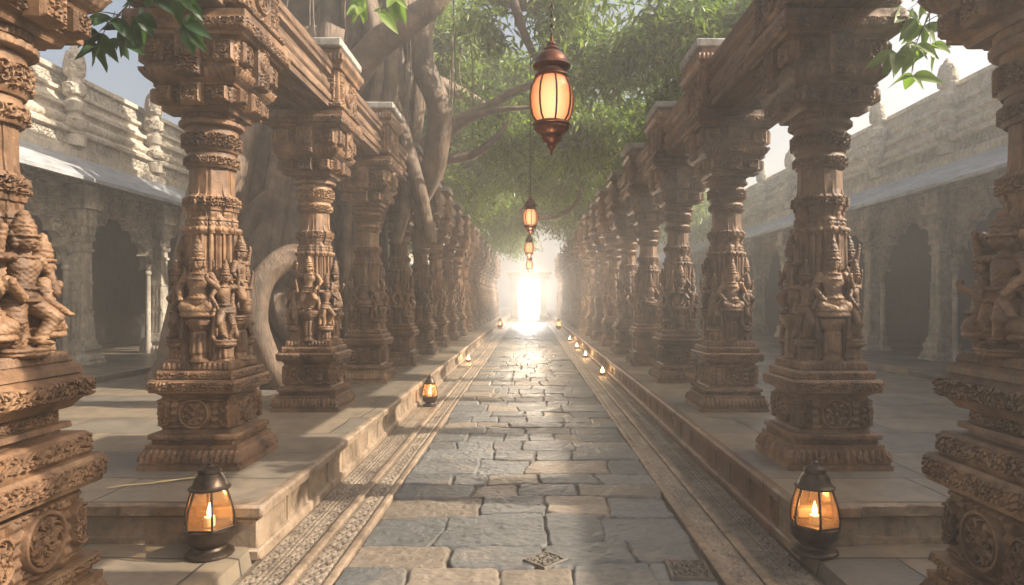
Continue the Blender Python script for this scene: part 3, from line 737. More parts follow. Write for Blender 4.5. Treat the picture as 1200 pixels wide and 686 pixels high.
# ------------------------------------------------------------------ ground, road, platforms
def yrows(y0, y1, dmin=.010, k=.0021):
    ys = [y0]
    while ys[-1] < y1: ys.append(ys[-1] + max(dmin, abs(ys[-1]) * k))
    return np.array(ys)
print('road')
def road():
    hw = 1.43
    ys = np.concatenate([np.arange(-2, 2.6, .03), yrows(2.6, 78, .011, .0021)]); nx = 250; xs = np.linspace(-hw, hw, nx)
    X, Y = np.meshgrid(xs, ys, indexing='ij')
    r = np.random.default_rng(21)
    edges = [-2.45]
    while edges[-1] < 82: edges.append(edges[-1] + r.uniform(.42, .72) * (1 if edges[-1] < 14 else 1.25))
    edges = np.array(edges); nr = len(edges)
    cuts = []
    for i in range(nr):
        n = r.integers(4, 7); w = r.uniform(.6, 1.5, n); w = np.cumsum(w) / w.sum() * 2.86 - 1.43
        cuts.append(np.concatenate([[-1.43], w[:-1], [1.43]]))
    Yw = Y + .11 * vn2(X * 1.1 + 3, Y * .9, 1) + .030 * fbm2(X * 5, Y * 5, 3, 2)
    Xw = X + .060 * vn2(X * 1.3, Y * 1.6 + 9, 3) + .028 * fbm2(X * 5 + 7, Y * 5, 3, 5)
    row = np.clip(np.searchsorted(edges, Yw) - 1, 0, nr - 2)
    dtop = edges[row + 1] - Yw; dbot = Yw - edges[row]
    sid = np.zeros(X.shape, int); dl = np.zeros(X.shape); dr = np.zeros(X.shape)
    for i in range(nr - 1):
        m = row == i
        if not m.any(): continue
        k = np.clip(np.searchsorted(cuts[i], Xw[m]) - 1, 0, len(cuts[i]) - 2)
        sid[m] = i * 16 + k; dl[m] = Xw[m] - cuts[i][k]; dr[m] = cuts[i][k + 1] - Xw[m]
    # outer stones run to the kerb
    dl = np.where(X < -1.43 + .02 + 0 * X, np.abs(X + hw), dl)
    # some rows grow together: the joint between two stones is missing
    mg = np.random.default_rng(5).random((nr + 1, 16)) < .16
    merged = mg[row, sid % 16]; dtop = np.where(merged & (dtop < .25), .25, dtop)
    below = mg[np.clip(row - 1, 0, nr), sid % 16]; dbot = np.where(below & (dbot < .25), .25, dbot)
    dx = np.minimum(dl, dr); dy = np.minimum(dtop, dbot)
    rad = .06; qx = np.clip(rad - dx, 0, None); qy = np.clip(rad - dy, 0, None)
    d = np.where((dx < rad) & (dy < rad), rad - np.hypot(qx, qy), np.minimum(dx, dy))
    gap = .004 + .007 * vn2(X * 3, Y * 3, 8)
    d = d - gap
    st = np.random.default_rng(3).random((nr * 16, 6))
    s = st[sid]
    prof = np.sqrt(np.clip(1 - (1 - np.clip(d / .022, 0, 1)) ** 2, 0, 1))
    top = (s[..., 0] - .5) * .014 + ((s[..., 1] - .5) * .03) * (X) + ((s[..., 2] - .5) * .035) * np.sin(Y * 3) * .3
    h = -.030 + (.030 + top) * prof + .010 * fbm2(X * 3.5, Y * 3.5, 5, 11) * prof + .007 * fbm2(X * 22, Y * 22, 3, 12) * prof
    h = np.where(d < 0, -.030 + .008 * fbm2(X * 20, Y * 20, 3, 4), h)
    Z = ZR + h
    # keep the very border low so that the kerb strips close it
    tan = s[..., 3] < .22 + .10 * np.sin(Y * .5)
    light = .66 + .42 * s[..., 4]
    cool = np.stack([.142 * light, .143 * light, .138 * light], -1); warm = np.stack([.235 * light, .19 * light, .145 * light], -1)
    c = np.where(tan[..., None], warm, cool)
    mixw = sst(.2, .5, fbm2(X * 2, Y * 2, 4, 31))[..., None]; c = c * (1 - .5 * mixw) + np.array([.20, .17, .135]) * .5 * mixw
    j = (1 - sst(-.004, .010, d))[..., None]; c = c * (1 - j) + np.array([.062, .048, .034]) * j
    colr = np.concatenate([c, np.ones(c.shape[:2] + (1,))], -1).reshape(-1, 4)
    mb = MB().add(np.stack([X, Y, Z], -1), gridF(nx, len(ys), False, False))
    o = obj('road', mb.mesh('road', M['road'], True, None, colr)); tag(o, kind='structure')
road()
def strip(name, x0, x1, z, fn, nx, mat, label, cat=None, kdy=.0021, dmin=.009):
    ys = np.concatenate([np.arange(-2, 2.6, .03), yrows(2.6, 78, dmin, kdy)]); xs = np.linspace(x0, x1, nx); X, Y = np.meshgrid(xs, ys, indexing='ij')
    Z = z + fn(X, Y)
    V = np.stack([X, Y, Z], -1); mb = MB().add(V, gridF(nx, len(ys)))
    for i in (0, nx - 1):
        P = V[i]; Q = P.copy(); Q[:, 2] = ZR - .09
        mb.add(np.stack([P, Q]).reshape(-1, 3), gridF(2, len(ys), False, i != 0))
    o = obj(name, mb.mesh(name, mat, True, 50)); return o
for sgn, side in ((-1, 'left'), (1, 'right')):
    def rail(w):
        return lambda X, Y: .022 - .012 * np.clip((np.abs((np.abs(X) - w[0]) / (w[1] - w[0]) - .5) * 2) ** 4, 0, 1) - .010 * (np.abs(((Y + w[0] * 3) % 1.9) - .95) < .006) + .004 * fbm2(X * 8, Y * 3, 3, 6)
    a, b = sorted((sgn * 1.425, sgn * 1.50)); tag(strip('kerb_strip', a, b, ZR, rail((1.425, 1.50)), 9, M['riser'], ''), kind='structure')
    a, b = sorted((sgn * 1.72, sgn * 1.80)); tag(strip('kerb_strip', a, b, ZR, rail((1.72, 1.80)), 9, M['riser'], ''), kind='structure')
    def arab(X, Y):
        u = np.abs(X) - 1.5; e = sst(0, .02, u) * sst(0, .02, .22 - u)
        return -.012 + e * .016 * p_guil(Y, u, .22, .30) + .003 * fbm2(X * 9, Y * 9, 3, 3)
    a, b = sorted((sgn * 1.50, sgn * 1.72)); tag(strip('carved_paving_strip', a, b, ZR, arab, 34, M['band'], ''), kind='structure')
    def arab2(X, Y):
        u = np.abs(X) - 1.8; e = sst(0, .02, u) * sst(0, .03, .37 - u)
        return -.030 + e * .016 * p_guil(Y + .1 * np.floor(u / .185), u % .185, .185, .24) + .004 * fbm2(X * 9, Y * 9, 3, 3)
    a, b = sorted((sgn * 1.80, sgn * 2.185)); tag(strip('carved_gutter_strip', a, b, ZR, arab2, 46, M['band'], ''), kind='structure')
    # platform: top sheet + riser facing the road + front face
    mb = MB()
    ys = yrows(YF, 80, .009, .0016)
    pr = [(2.16, ZR - .05), (2.16, ZR + .03), (2.17, ZR + .055), (2.20, ZR + .065), (2.20, -.115), (2.175, -.105), (2.16, -.095), (2.13, -.085), (2.125, -.02), (2.14, -.004), (2.17, 0), (2.5, .001)]
    pts = rows_of(pr, .018)
    X = np.repeat(pts[:, 0:1], len(ys), 1); Z = np.repeat(pts[:, 1:2], len(ys), 1); Y = np.repeat(ys[None], len(pts), 0)
    inr = (Z > ZR + .075) & (Z < -.125)
    cell = (Y / .62) % 1; pan = sst(.05, .065, cell) * (1 - sst(.935, .95, cell)) * sst(ZR + .09, ZR + .105, Z) * (1 - sst(-.15, -.135, Z))
    X = X + np.where(inr, .022 * pan, 0) + np.where((np.abs((Y / .62 + .5) % 1 - .5) < .028) & (Z > ZR + .085) & (Z < -.135), .05, 0) - .006 * pan * inr * (((np.floor(Y / .62) % 4) == 1) * 4 * p_fret(Y, Z, .04)) * 1
    brk = np.clip(fbm2(Y * 1.7, Z * 2, 4, 17) - .28, 0, 1) * .06
    X = X + np.where(Z > -.1, brk * .35, 0) * (X < 2.3)
    X = X + .003 * fbm3(X * 6, Y * 4, Z * 10, 3, 2); 
    jt = np.abs(((Y + .3) % 1.86) - .93) < .012
    X = X + np.where(jt & (Z > -.1) & (X < 2.3), .012, 0)
    mb.add(np.stack([X * sgn, Y, Z], -1), gridF(len(pts), len(ys), False, sgn > 0))
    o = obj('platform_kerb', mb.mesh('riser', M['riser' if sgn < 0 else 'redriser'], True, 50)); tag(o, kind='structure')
    # front face of the platform (toward the camera) with a moulded nosing
    mb = MB(); xs = np.linspace(2.18, 8.6, 330)
    pr = [(.0, ZR - .02), (.0, ZS + .05), (.03, ZS + .06), (.05, -.13), (.03, -.11), (-.02, -.095), (-.03, -.02), (-.012, -.003), (.04, .0), (.10, .001)]
    pts = rows_of(pr, .02); X = np.repeat(xs[None], len(pts), 0); Y = YF + np.repeat(pts[:, 0:1], len(xs), 1); Z = np.repeat(pts[:, 1:2], len(xs), 1)
    Y = Y + np.clip(fbm2(X * 2, Z * 2, 4, 19) - .2, 0, 1) * .12 * (Z > -.1) + .006 * fbm2(X * 6, Z * 10, 3, 8)
    mb.add(np.stack([X * sgn, Y, Z], -1), gridF(len(pts), len(xs), False, sgn < 0))
    o = obj('platform_edge', mb.mesh('front', M['riser'], True, 50)); tag(o, kind='structure')
    mb = MB().add(*box((sgn * 2.40, YF + .20, -.265), (.46, .50, .30), .012)).add(*box((sgn * 2.39, YF + .20, -.052), (.54, .56, .11), .022)).add(*box((sgn * 2.385, YF + .18, -.385), (.50, .56, .09), .015))
    o = obj('platform_corner', mb.mesh('corner', M['riser'], True, 40)); tag(o, kind='structure')
    # platform top
    xs = np.linspace(2.20, 14.5, 90); ys2 = yrows(YF + .03, 80, .06, .01); X, Y = np.meshgrid(xs, ys2, indexing='ij')
    Z = .004 + .006 * fbm2(X * .8, Y * .8, 3, 40)
    mb = MB().add(np.stack([X * sgn, Y, Z], -1), gridF(len(xs), len(ys2), False, sgn < 0))
    o = obj('platform_floor', mb.mesh('floor', M['paving'], True)); tag(o, kind='structure')
    # foreground lower slab
    xs = np.linspace(2.19, 14.5, 120); ys2 = np.linspace(-3, YF + .02, 90); X, Y = np.meshgrid(xs, ys2, indexing='ij')
    Z = ZS + .008 * fbm2(X * .9, Y * .9, 4, 44)
    V = np.stack([X * sgn, Y, Z], -1)
    V[0, :, 0] = (2.19 + .02 + .02 * fbm2(ys2 * 1.5, ys2 * 0, 3, 9)) * sgn; V[0, :, 2] -= .012
    mb = MB().add(V, gridF(len(xs), len(ys2), False, sgn < 0))
    Q = V[0].copy(); Q[:, 2] = ZR - .06; Q[:, 0] = 2.19 * sgn
    mb.add(np.stack([V[0], Q]).reshape(-1, 3), gridF(2, len(ys2), False, sgn > 0))
    o = obj('lower_slab', mb.mesh('slab', M['paving'], True, 50)); tag(o, kind='structure')
# ground far and wide
mb = MB(); xs = np.linspace(-95, 95, 40); ys = np.linspace(-40, 170, 40); X, Y = np.meshgrid(xs, ys, indexing='ij')
mb.add(np.stack([X, Y, np.full(X.shape, -.54)], -1), gridF(40, 40)); o = obj('ground', mb.mesh('ground', M['earth'])); tag(o, kind='structure')

# carved inset tile and diamond cover in the road
xs = np.linspace(-.17, .17, 60); X, Y = np.meshgrid(xs, xs, indexing='ij'); rr = np.maximum(np.abs(X), np.abs(Y))
Z = .03 - .03 * sst(.155, .17, rr) + .016 * np.where(rr > .135, 1, p_scroll(X, Y, .113)) * (rr < .16)
o = obj('carved_tile', MB().add(np.stack([X, Y, Z], -1), gridF(60, 60)).mesh('tile', stone('dark_carved_stone', (.06, .048, .036), (.11, .09, .07), (.17, .14, .11), .5), True, 50), None, (1.22, 5.22, ZR - .026), (0, 0, -.05), (1, 1.15, 1)); tag(o, 'square carved scrollwork tile at the right road edge', 'carved tile')
c_ = o.copy(); COL.objects.link(c_); c_.name = 'stone_cover'; c_.location = (.13, 5.42, ZR - .031); c_.rotation_euler = (0, 0, pi / 4); c_.scale = (.85, .75, 1); tag(c_, 'small diamond shaped carved stone cover set in the road', 'drain cover')
for k, (x, y, a, l) in enumerate(((-3.22, 6.05, 1.05, .72), (-2.98, 6.2, .95, .62))):  # thin yellow stalks stand in for streaks of sunlight on the platform
    pts = [(math.sin(a) * t * l + .015 * math.sin(t * 7), math.cos(a) * t * l, .012 + .008 * math.sin(t * 5) ** 2) for t in np.linspace(-.5, .5, 12)]
    o = obj('straw_stalk', MB().add(*tube(pts, .006, 6)).mesh('straw', M['straw']), None, (x - .1, y, .004))
    tag(o, ['longer dry straw stalk lying on the left platform', 'shorter dry straw stalk beside the longer one'][k], 'straw', 'straw on the platform')

# ------------------------------------------------------------------ gallery buildings
print('galleries')
def arch_pts(w, zs, za, n=4, m=26):
    """cusped pointed arch from (-w,zs) over (0,za) to (w,zs)"""
    half = []
    for k in range(n * m + 1):
        t = k / (n * m); ang = t * pi / 2
        x = -w * math.cos(ang) ** .9; z = zs + (za - zs) * (math.sin(ang) ** 1.05) * (.86 + .14 * t ** 3)
        nx, nz = x / w, (z - zs) / (za - zs); l = math.hypot(nx, nz) + 1e-6
        s = abs(math.sin(t * n * pi)); d = .13 * (s ** .6) - .06
        if k == n * m: x = 0; d = .26
        half.append((x + d * nx / l * (1 if x < 0 else 0), z + d * nz / l))
    half = np.array(half); r = half[::-1][1:].copy(); r[:, 0] *= -1
    return np.vstack([half, r])
def gallery(sgn, xf, ph):
    g = empty('gallery_building', (sgn * xf, 0, 0))
    S = sgn  # local x>0 is away from the road after multiplying by sgn
    pitch = 3.4; y0 = ph - pitch * 5; ys_p = [y0 + pitch * i for i in range(26)]
    ys_p = [y for y in ys_p if -3 < y < 76]
    def box_(mb, x, y, z, sx, sy, sz, b=.012): mb.add(*box((S * x, y, z), (sx, sy, sz), b))
    yA, yB = -6, 79
    # stylobate with step
    mb = MB(); pr = rows_of([(-2.25, -.02), (-2.25, .06), (-2.28, .07), (-2.28, .10), (-2.22, .115), (-2.0, .12), (-2.0, .12), (5, .12)], .05)
    yy = np.linspace(yA, yB, 400); X = np.repeat(pr[:, :1], 400, 1); Z = np.repeat(pr[:, 1:], 400, 1); Y = np.repeat(yy[None], len(pr), 0)
    mb.add(np.stack([S * X, Y, Z + .02 * (X < -2)], -1), gridF(len(pr), 400, False, S > 0)); obj('terrace', mb.mesh('terrace', M['paving'], True, 40), g)
    mb = MB()
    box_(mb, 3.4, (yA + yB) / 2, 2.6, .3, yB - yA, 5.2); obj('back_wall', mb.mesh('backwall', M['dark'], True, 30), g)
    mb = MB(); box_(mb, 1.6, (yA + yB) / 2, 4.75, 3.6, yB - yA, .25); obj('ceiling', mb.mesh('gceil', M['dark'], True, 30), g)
    # pillars
    pp = [(.12, .42), (.18, .42), (.18, .39), (.32, .37), (.32, .33), (.44, .32), (.44, .35), (.54, .33), (.54, .29), (.66, .27), (.70, .24), (1.3, .205), (1.3, .225), (1.36, .225), (1.36, .20), (2.0, .19), (2.0, .21), (2.05, .21), (2.05, .19),
          (2.75, .18), (2.75, .22), (2.82, .23), (2.82, .19), (3.0, .19), (3.0, .23), (3.10, .25), (3.10, .21), (3.35, .21), (3.35, .26), (3.5, .28), (3.5, .24), (3.75, .24), (3.75, .36), (3.95, .38), (3.95, .30), (4.3, .30)]
    pm = loft_square([(a, b * .92) for a, b in pp], .03, [(.19, .30, 'lotus', .1, .02), (3.11, 3.34, 'fret', .07, .03), (3.51, 3.74, 'fret', .07, .03), (1.37, 1.98, 'flute', .1, .012), (.68, 1.28, 'flute', .1, .012)]).mesh('gpillar', M['wall'], True, 45)
    for y in ys_p: obj('pillar', pm, g, (-S * .12, y, 0))
    # cusped arch screens
    A = arch_pts(pitch / 2 - .34, 2.45, 3.72); n = len(A)
    W = pitch / 2 - .2; top = 4.35
    t = np.linspace(0, 1, n)
    hmax = top - A[0, 1]; per = 2 * hmax + 2 * W; d = t * per
    Q = np.stack([np.where(d < hmax, -W, np.where(d > hmax + 2 * W, W, -W + d - hmax)), np.where(d < hmax, A[0, 1] + d, np.where(d > hmax + 2 * W, top - (d - hmax - 2 * W), top))], -1)
    nv = 44; v = np.linspace(0, 1, nv)[None, :, None]
    G = A[:, None] * (1 - v) + Q[:, None] * v
    rim = np.minimum(v[..., 0], 1 - v[..., 0]); dep = .13 * p_fret(G[..., 0], G[..., 1], .14) * sst(.03, .1, rim) + .05 * (1 - sst(.02, .06, v[..., 0]))
    P = np.stack([S * (-.06 - dep), G[..., 0], G[..., 1]], -1)
    mb = MB().add(P, gridF(n, nv, False, S < 0))
    Bk = np.stack([np.full(n, S * .12), A[:, 0], A[:, 1]], -1); mb.add(np.stack([P[:, 0], Bk]).reshape(-1, 3), gridF(2, n, False, S > 0))
    P2 = P.copy(); P2[..., 0] = S * .12; mb.add(P2, gridF(n, nv, False, S > 0))
    am = mb.mesh('arch', M['wall'], True, 60)
    # slim jamb colonnettes under each arch spring
    jm = loft_round([(.12, .10), (.4, .10), (.4, .075), (2.3, .065), (2.32, .09), (2.4, .09), (2.42, .07), (2.5, .10), (2.6, .11)], .05, []).mesh('jamb', M['wall'], True, 50)
    for y in ys_p[:-1]:
        obj('cusped_arch', am, g, (S * .12, y + pitch / 2, 0))
        for s in (-1, 1): obj('jamb_colonnette', jm, g, (0, y + pitch / 2 + s * (pitch / 2 - .33), 0))
    # lintel, eave, layered parapet (one extruded profile)
    def extr(pr, name, mat, res=.05, carve=(), ny=700):
        pts = rows_of([(b, a) for a, b in pr], res)[:, ::-1] if False else None
        o_ = [pr[0]]
        for a, b in zip(pr[:-1], pr[1:]):
            k = max(1, int(math.hypot(a[0] - b[0], a[1] - b[1]) / res))
            for q in range(1, k + 1): o_.append((a[0] + (b[0] - a[0]) * q / k, a[1] + (b[1] - a[1]) * q / k))
        pts = np.array(o_); yy = np.linspace(yA, yB, ny)
        X = np.repeat(pts[:, :1], ny, 1); Z = np.repeat(pts[:, 1:], ny, 1); Y = np.repeat(yy[None], len(pts), 0)
        X = X + .012 * fbm2(Y * 2, Z * 5, 3, 5)
        Z = Z + .012 * fbm2(Y * .7, Z * 3 + 5, 3, 6)
        mb = MB().add(np.stack([S * X, Y, Z], -1), gridF(len(pts), ny, False, S > 0)); return mb.mesh(name, mat, True, 40)
    obj('lintel', extr([(-.10, 4.30), (-.16, 4.33), (-.16, 4.50), (-.10, 4.52), (-.10, 4.8), (.2, 4.8)], 'lintel', M['wallc']), g)
    obj('eave', extr([(-.1, 4.72), (-1.05, 4.20), (-1.08, 4.22), (-1.08, 4.30), (-1.03, 4.33), (-.1, 4.97), (.05, 5.0)], 'eave', M['eave'], .08), g)
    obj('parapet', extr([(-.12, 4.95), (-.12, 5.12), (-.02, 5.16), (-.02, 5.22)], 'par1', M['wall']), g)
    obj('frieze', extr([(-.02, 5.22), (.02, 5.23), (.05, 5.50)], 'friez', M['wallc']), g)
    obj('parapet', extr([(.05, 5.50), (-.06, 5.53), (-.08, 5.60), (.04, 5.66), (.10, 5.72), (.04, 5.78), (.03, 5.88), (.12, 5.93), (.22, 6.02), (.20, 6.10), (.10, 6.15), (.10, 6.24), (.24, 6.30), (.34, 6.42), (.34, 6.50), (.26, 6.54), (.26, 6.62), (.36, 6.66)], 'par2', M['wall']), g)
    obj('frieze', extr([(.36, 6.66), (.38, 6.68), (.44, 6.98)], 'friez2', M['wallc']), g)
    obj('coping', extr([(.44, 6.98), (.36, 7.0), (.36, 7.10), (.46, 7.16), (.9, 7.18), (.9, 5.0)], 'coping', M['wall']), g)
    # finial posts: stacked bulbs
    fp = [(0, .0), (.02, .20), (.25, .22), (.28, .17), (.36, .16), (.42, .23), (.60, .24), (.68, .16), (.76, .15), (.80, .20), (1.0, .21), (1.08, .14), (1.14, .14), (1.2, .19), (1.42, .20), (1.5, .13), (1.58, .12), (1.62, .17), (1.85, .19), (2.1, .15), (2.28, .07), (2.36, .0)]
    fm = loft_round([(z, max(r, .005)) for z, r in fp], .03, [(.3, .62, 'fret', .07, .02), (1.15, 1.45, 'fret', .07, .02), (1.62, 2.2, 'fret', .06, .02)]).mesh('finial', M['wall'], True, 60)
    for k, y in enumerate(ys_p):
        if k % 1 == 0: obj('finial', fm, g, (S * .02, y, 5.22), (0, 0, k), (1.1, 1.1, 1.03))
    return g
g = gallery(-1, 10.7, 16.1); tag(g, 'long grey stone gallery with cusped arches beyond the left colonnade', 'building')
g = gallery(1, 10.4, 17.0); tag(g, 'long hazy stone gallery with cusped arches beyond the right colonnade', 'building')

# gateway at the far end of the path
gt = empty('stone_gateway', (0, YEND + 4, 0))
mb = MB()
for s in (-1, 1):
    mb.add(*box((s * 1.45, 0, 1.6), (.7, .9, 4.2), .05)); mb.add(*box((s * 1.45, 0, -.2), (.9, 1.1, .5), .04))
obj('gate_pier', mb.mesh('piers', M['wall'], True, 30), gt)
mb = MB().add(*box((0, 0, 3.95), (4.2, 1.0, .5), .05)).add(*box((0, 0, 4.3), (4.6, 1.2, .2), .05)); mb.add(*box((0, -.02, 3.6), (2.2, .8, .25), .03))
obj('lintel', mb.mesh('gl', M['wall'], True, 30), gt)
obj('lit_doorway', MB().add(*box((0, .3, 1.55), (2.2, .1, 4.0), .01)).mesh('litdoor', mat_emit('doorway_glow', (1, .96, .9), 2.4)), gt)  # emissive panel stands in for the bright haze at the path's end
gl = bpy.data.lights.new('doorway_light', 'POINT'); gl.energy = 1100; gl.color = (1, .96, .90); gl.shadow_soft_size = 1.2
glo = bpy.data.objects.new('doorway_light', gl); COL.objects.link(glo); glo.parent = gt; glo.location = (0, -11, 2.2)  # added lamp without a body, before the gateway, makes the far haze glow
tag(gt, 'pale stone gateway with bright opening at the end of the path', 'gateway')

# ------------------------------------------------------------------ lanterns
def hexsec(th): return np.cos(pi / 6) / np.cos((th % (pi / 3)) - pi / 6)
def floor_lantern():
    l = empty('floor_lantern')
    mb = MB().add(*lathe([(.0, .0), (.185, .0), (.195, .012), (.19, .03), (.165, .045), (.13, .055), (.12, .075), (.14, .095), (.175, .12), (.195, .15), (.20, .20), (.205, .21), (.205, .228), (.19, .235), (.0, .235)], 48))
    obj('base', mb.mesh('lbase', M['iron'], True, 40), l)
    zs = [(.20, .235), (.207, .30), (.195, .38), (.17, .46), (.14, .545)]
    mb = MB().add(*lathe([(r * .965, z) for r, z in zs], 48, hexsec)); obj('glass', mb.mesh('lglass', M['pane'], True, 30), l)
    mb = MB()
    for k in range(6):
        a = k * pi / 3; mb.add(*tube([(math.cos(a) * (r + .002), math.sin(a) * (r + .002), z) for r, z in zs], .0095, 8, cap=False))
    for z, r in ((.24, .20), (.54, .142)):
        mb.add(*tube([(math.cos(a) * r * 1.0, math.sin(a) * r * 1.0, z) for a in np.linspace(0, 2 * pi, 7)], .009, 8, cap=False))
    obj('frame', mb.mesh('lframe', M['iron'], True, 40), l)
    mb = MB().add(*lathe([(.0, .535), (.15, .535), (.165, .54), (.168, .552), (.15, .562), (.135, .575), (.12, .62), (.095, .655), (.09, .665), (.095, .675), (.085, .70), (.055, .715), (.03, .722), (.022, .735), (.03, .745), (.02, .757), (.006, .762), (.006, .80), (.0, .81)], 40))
    obj('roof', mb.mesh('lroof', M['iron'], True, 40), l)
    c = obj('candle', MB().add(*lathe([(.0, .235), (.045, .235), (.045, .30), (.04, .308), (.0, .304)], 24)).mesh('candle', M['wax'], True, 40), l)
    obj('flame', MB().add(*lathe([(.001, .305), (.014, .318), (.021, .34), (.017, .368), (.009, .395), (.001, .425)], 16)).mesh('flame', M['flame']), c)
    return l
lanA = floor_lantern()
def lamp_light(parent, z, e, r=.03):
    ld = bpy.data.lights.new('candle_light', 'POINT'); ld.energy = e; ld.color = (1, .55, .22); ld.shadow_soft_size = r
    o = bpy.data.objects.new('candle_light', ld); COL.objects.link(o); o.parent = parent; o.location = (0, 0, z); return o
lanA.location = (-2.47, 5.28, ZS); lanA.scale = (.92, .92, .95); tag(lanA, 'bronze candle lantern on the low slab in front of the left platform', 'lantern', 'candle lanterns on the ground')
b = copy_tree(lanA); b.location = (2.18 + .05, 5.33, ZS); b.rotation_euler = (0, 0, .35); b.scale = (.90, .90, .94); tag(b, 'bronze candle lantern glowing at the corner of the right platform', 'lantern', 'candle lanterns on the ground')
c = copy_tree(lanA); c.location = (-1.93, 13.3, ZR - .01); c.scale = (.72, .72, .80); tag(c, 'small lit lantern in the carved gutter before the third left column', 'lantern', 'candle lanterns on the ground')
lamp_light(lanA, .36, 2.2); lamp_light(b, .36, 2.6); lamp_light(c, .36, 4)
d = copy_tree(lanA); d.location = (-2.0, 47, ZR); d.scale = (1, 1, 1); tag(d, 'tiny distant lantern by the far end of the left kerb', 'lantern', 'candle lanterns on the ground'); lamp_light(d, .36, 25)
d = copy_tree(lanA); d.location = (1.98, 46, ZR); d.scale = (1, 1, 1); tag(d, 'tiny distant lantern by the far end of the right kerb', 'lantern', 'candle lanterns on the ground'); lamp_light(d, .36, 25)
# clay oil lamps along the right gutter, one on the left
dl = empty('oil_lamp')
obj('bowl', MB().add(*lathe([(.0, .0), (.05, .0), (.06, .01), (.10, .05), (.115, .075), (.105, .078), (.08, .05), (.0, .03)], 28)).mesh('bowl', M['clay'], True, 50), dl)
obj('flame', MB().add(*lathe([(.001, .05), (.03, .07), (.045, .10), (.035, .15), (.016, .19), (.001, .23)], 14)).mesh('dflame', M['flame']), dl)
first = True
for k, (x, y) in enumerate(((2.0, 18.6), (2.0, 24.2), (2.0, 28.6), (2.0, 33.5), (-2.0, 22.5))):
    o = dl if first else copy_tree(dl); first = False
    o.location = (x, y, ZR - .005)
    lamp_light(o, .2, 4)
    tag(o, ['nearest flickering clay oil lamp in the right gutter', 'second clay oil lamp along the right gutter', 'third clay oil lamp along the right gutter', 'farthest clay oil lamp along the right gutter', 'only clay oil lamp burning in the left gutter'][k], 'oil lamp', 'oil lamps along the gutters')

def hang_lantern():
    l = empty('hanging_lantern')   # origin at the middle of the glass
    obj('glass_globe', MB().add(*lathe([(.105, -.16), (.135, -.12), (.152, -.05), (.155, .02), (.145, .09), (.12, .15), (.10, .17)], 48)).mesh('globe', M['globe'], True), l)
    mb = MB()
    for k in range(8):
        a = k * pi / 4 + .2; mb.add(*tube([(math.cos(a) * (r + .003), math.sin(a) * (r + .003), z) for r, z in ((.105, -.165), (.137, -.12), (.154, -.05), (.157, .02), (.147, .09), (.122, .15), (.10, .175))], .007, 8, cap=False))
    obj('frame', mb.mesh('hframe', M['copper'], True, 50), l)
    obj('roof', MB().add(*lathe([(.0, .165), (.115, .165), (.125, .175), (.12, .19), (.108, .20), (.105, .225), (.13, .235), (.14, .25), (.132, .262), (.125, .27), (.122, .285), (.105, .32), (.075, .35), (.055, .36), (.06, .372), (.05, .385), (.03, .40), (.035, .41), (.028, .425), (.012, .44), (.012, .47), (.0, .48)], 48)).mesh('hroof', M['copper'], True, 40), l)
    obj('base', MB().add(*lathe([(.0, -.155), (.11, -.155), (.135, -.165), (.14, -.18), (.125, -.19), (.13, -.205), (.122, -.22), (.10, -.24), (.075, -.255), (.07, -.265), (.078, -.275), (.06, -.30), (.035, -.315), (.03, -.325), (.036, -.335), (.024, -.35), (.010, -.37), (.004, -.40), (.0, -.41)], 48)).mesh('hbase', M['copper'], True, 40), l)
    mb = MB(); z = .47; k = 0
    while z < 3.6:
        a = np.linspace(0, 2 * pi, 13)[:-1]; P = []
        a = np.append(a, 2 * pi)
        for t in a: P.append((.012 * math.cos(t) * (k % 2), .012 * math.cos(t) * ((k + 1) % 2), z + .022 + .024 * math.sin(t)))
        mb.add(*tube(P, .0042, 5, cap=False)); z += .036; k += 1
    obj('chain', mb.mesh('chain', M['iron'], True), l)
    return l
h0 = hang_lantern()
for k, (x, y, z, s) in enumerate(((.165, 5.0, 3.10, 1.0), (.03, 14.6, 3.38, 1.02), (.0, 22.0, 3.28, .98), (.02, 30.5, 3.15, 1.0))):
    o = h0 if k == 0 else copy_tree(h0); o.location = (x, y, z); o.scale = (s,) * 3; o.rotation_euler = (0, 0, k * .7)
    tag(o, ['large amber lantern hanging closest over the path', 'second hanging lantern, much smaller, over the path centre', 'third hanging lantern, just below the second one', 'farthest tiny hanging lantern fading in the haze'][k], 'hanging lantern', 'lanterns hung over the path')
    ll = lamp_light(o, -.02, [4, 25, 110, 320][k], .05); ll.location = (0, 0, -.9); ll.data.color = (1, .78, .56)

# ------------------------------------------------------------------ banyan tree
print('tree')
bt = empty('banyan_tree', (-5.6, 16.5, 0))
TX, TY = -5.6, 16.5
def strand(mb, P, r, n=16, seed=0, sub=10, wob=.16):
    P = np.array(P, float) - np.array([TX, TY, 0]); Q = catmull(P, sub)
    rr = np.interp(np.linspace(0, 1, len(Q)), np.linspace(0, 1, len(r)), r)
    mb.add(*tube(Q, rr, n, wob, seed))
tr = MB(); rs = np.random.default_rng(2)
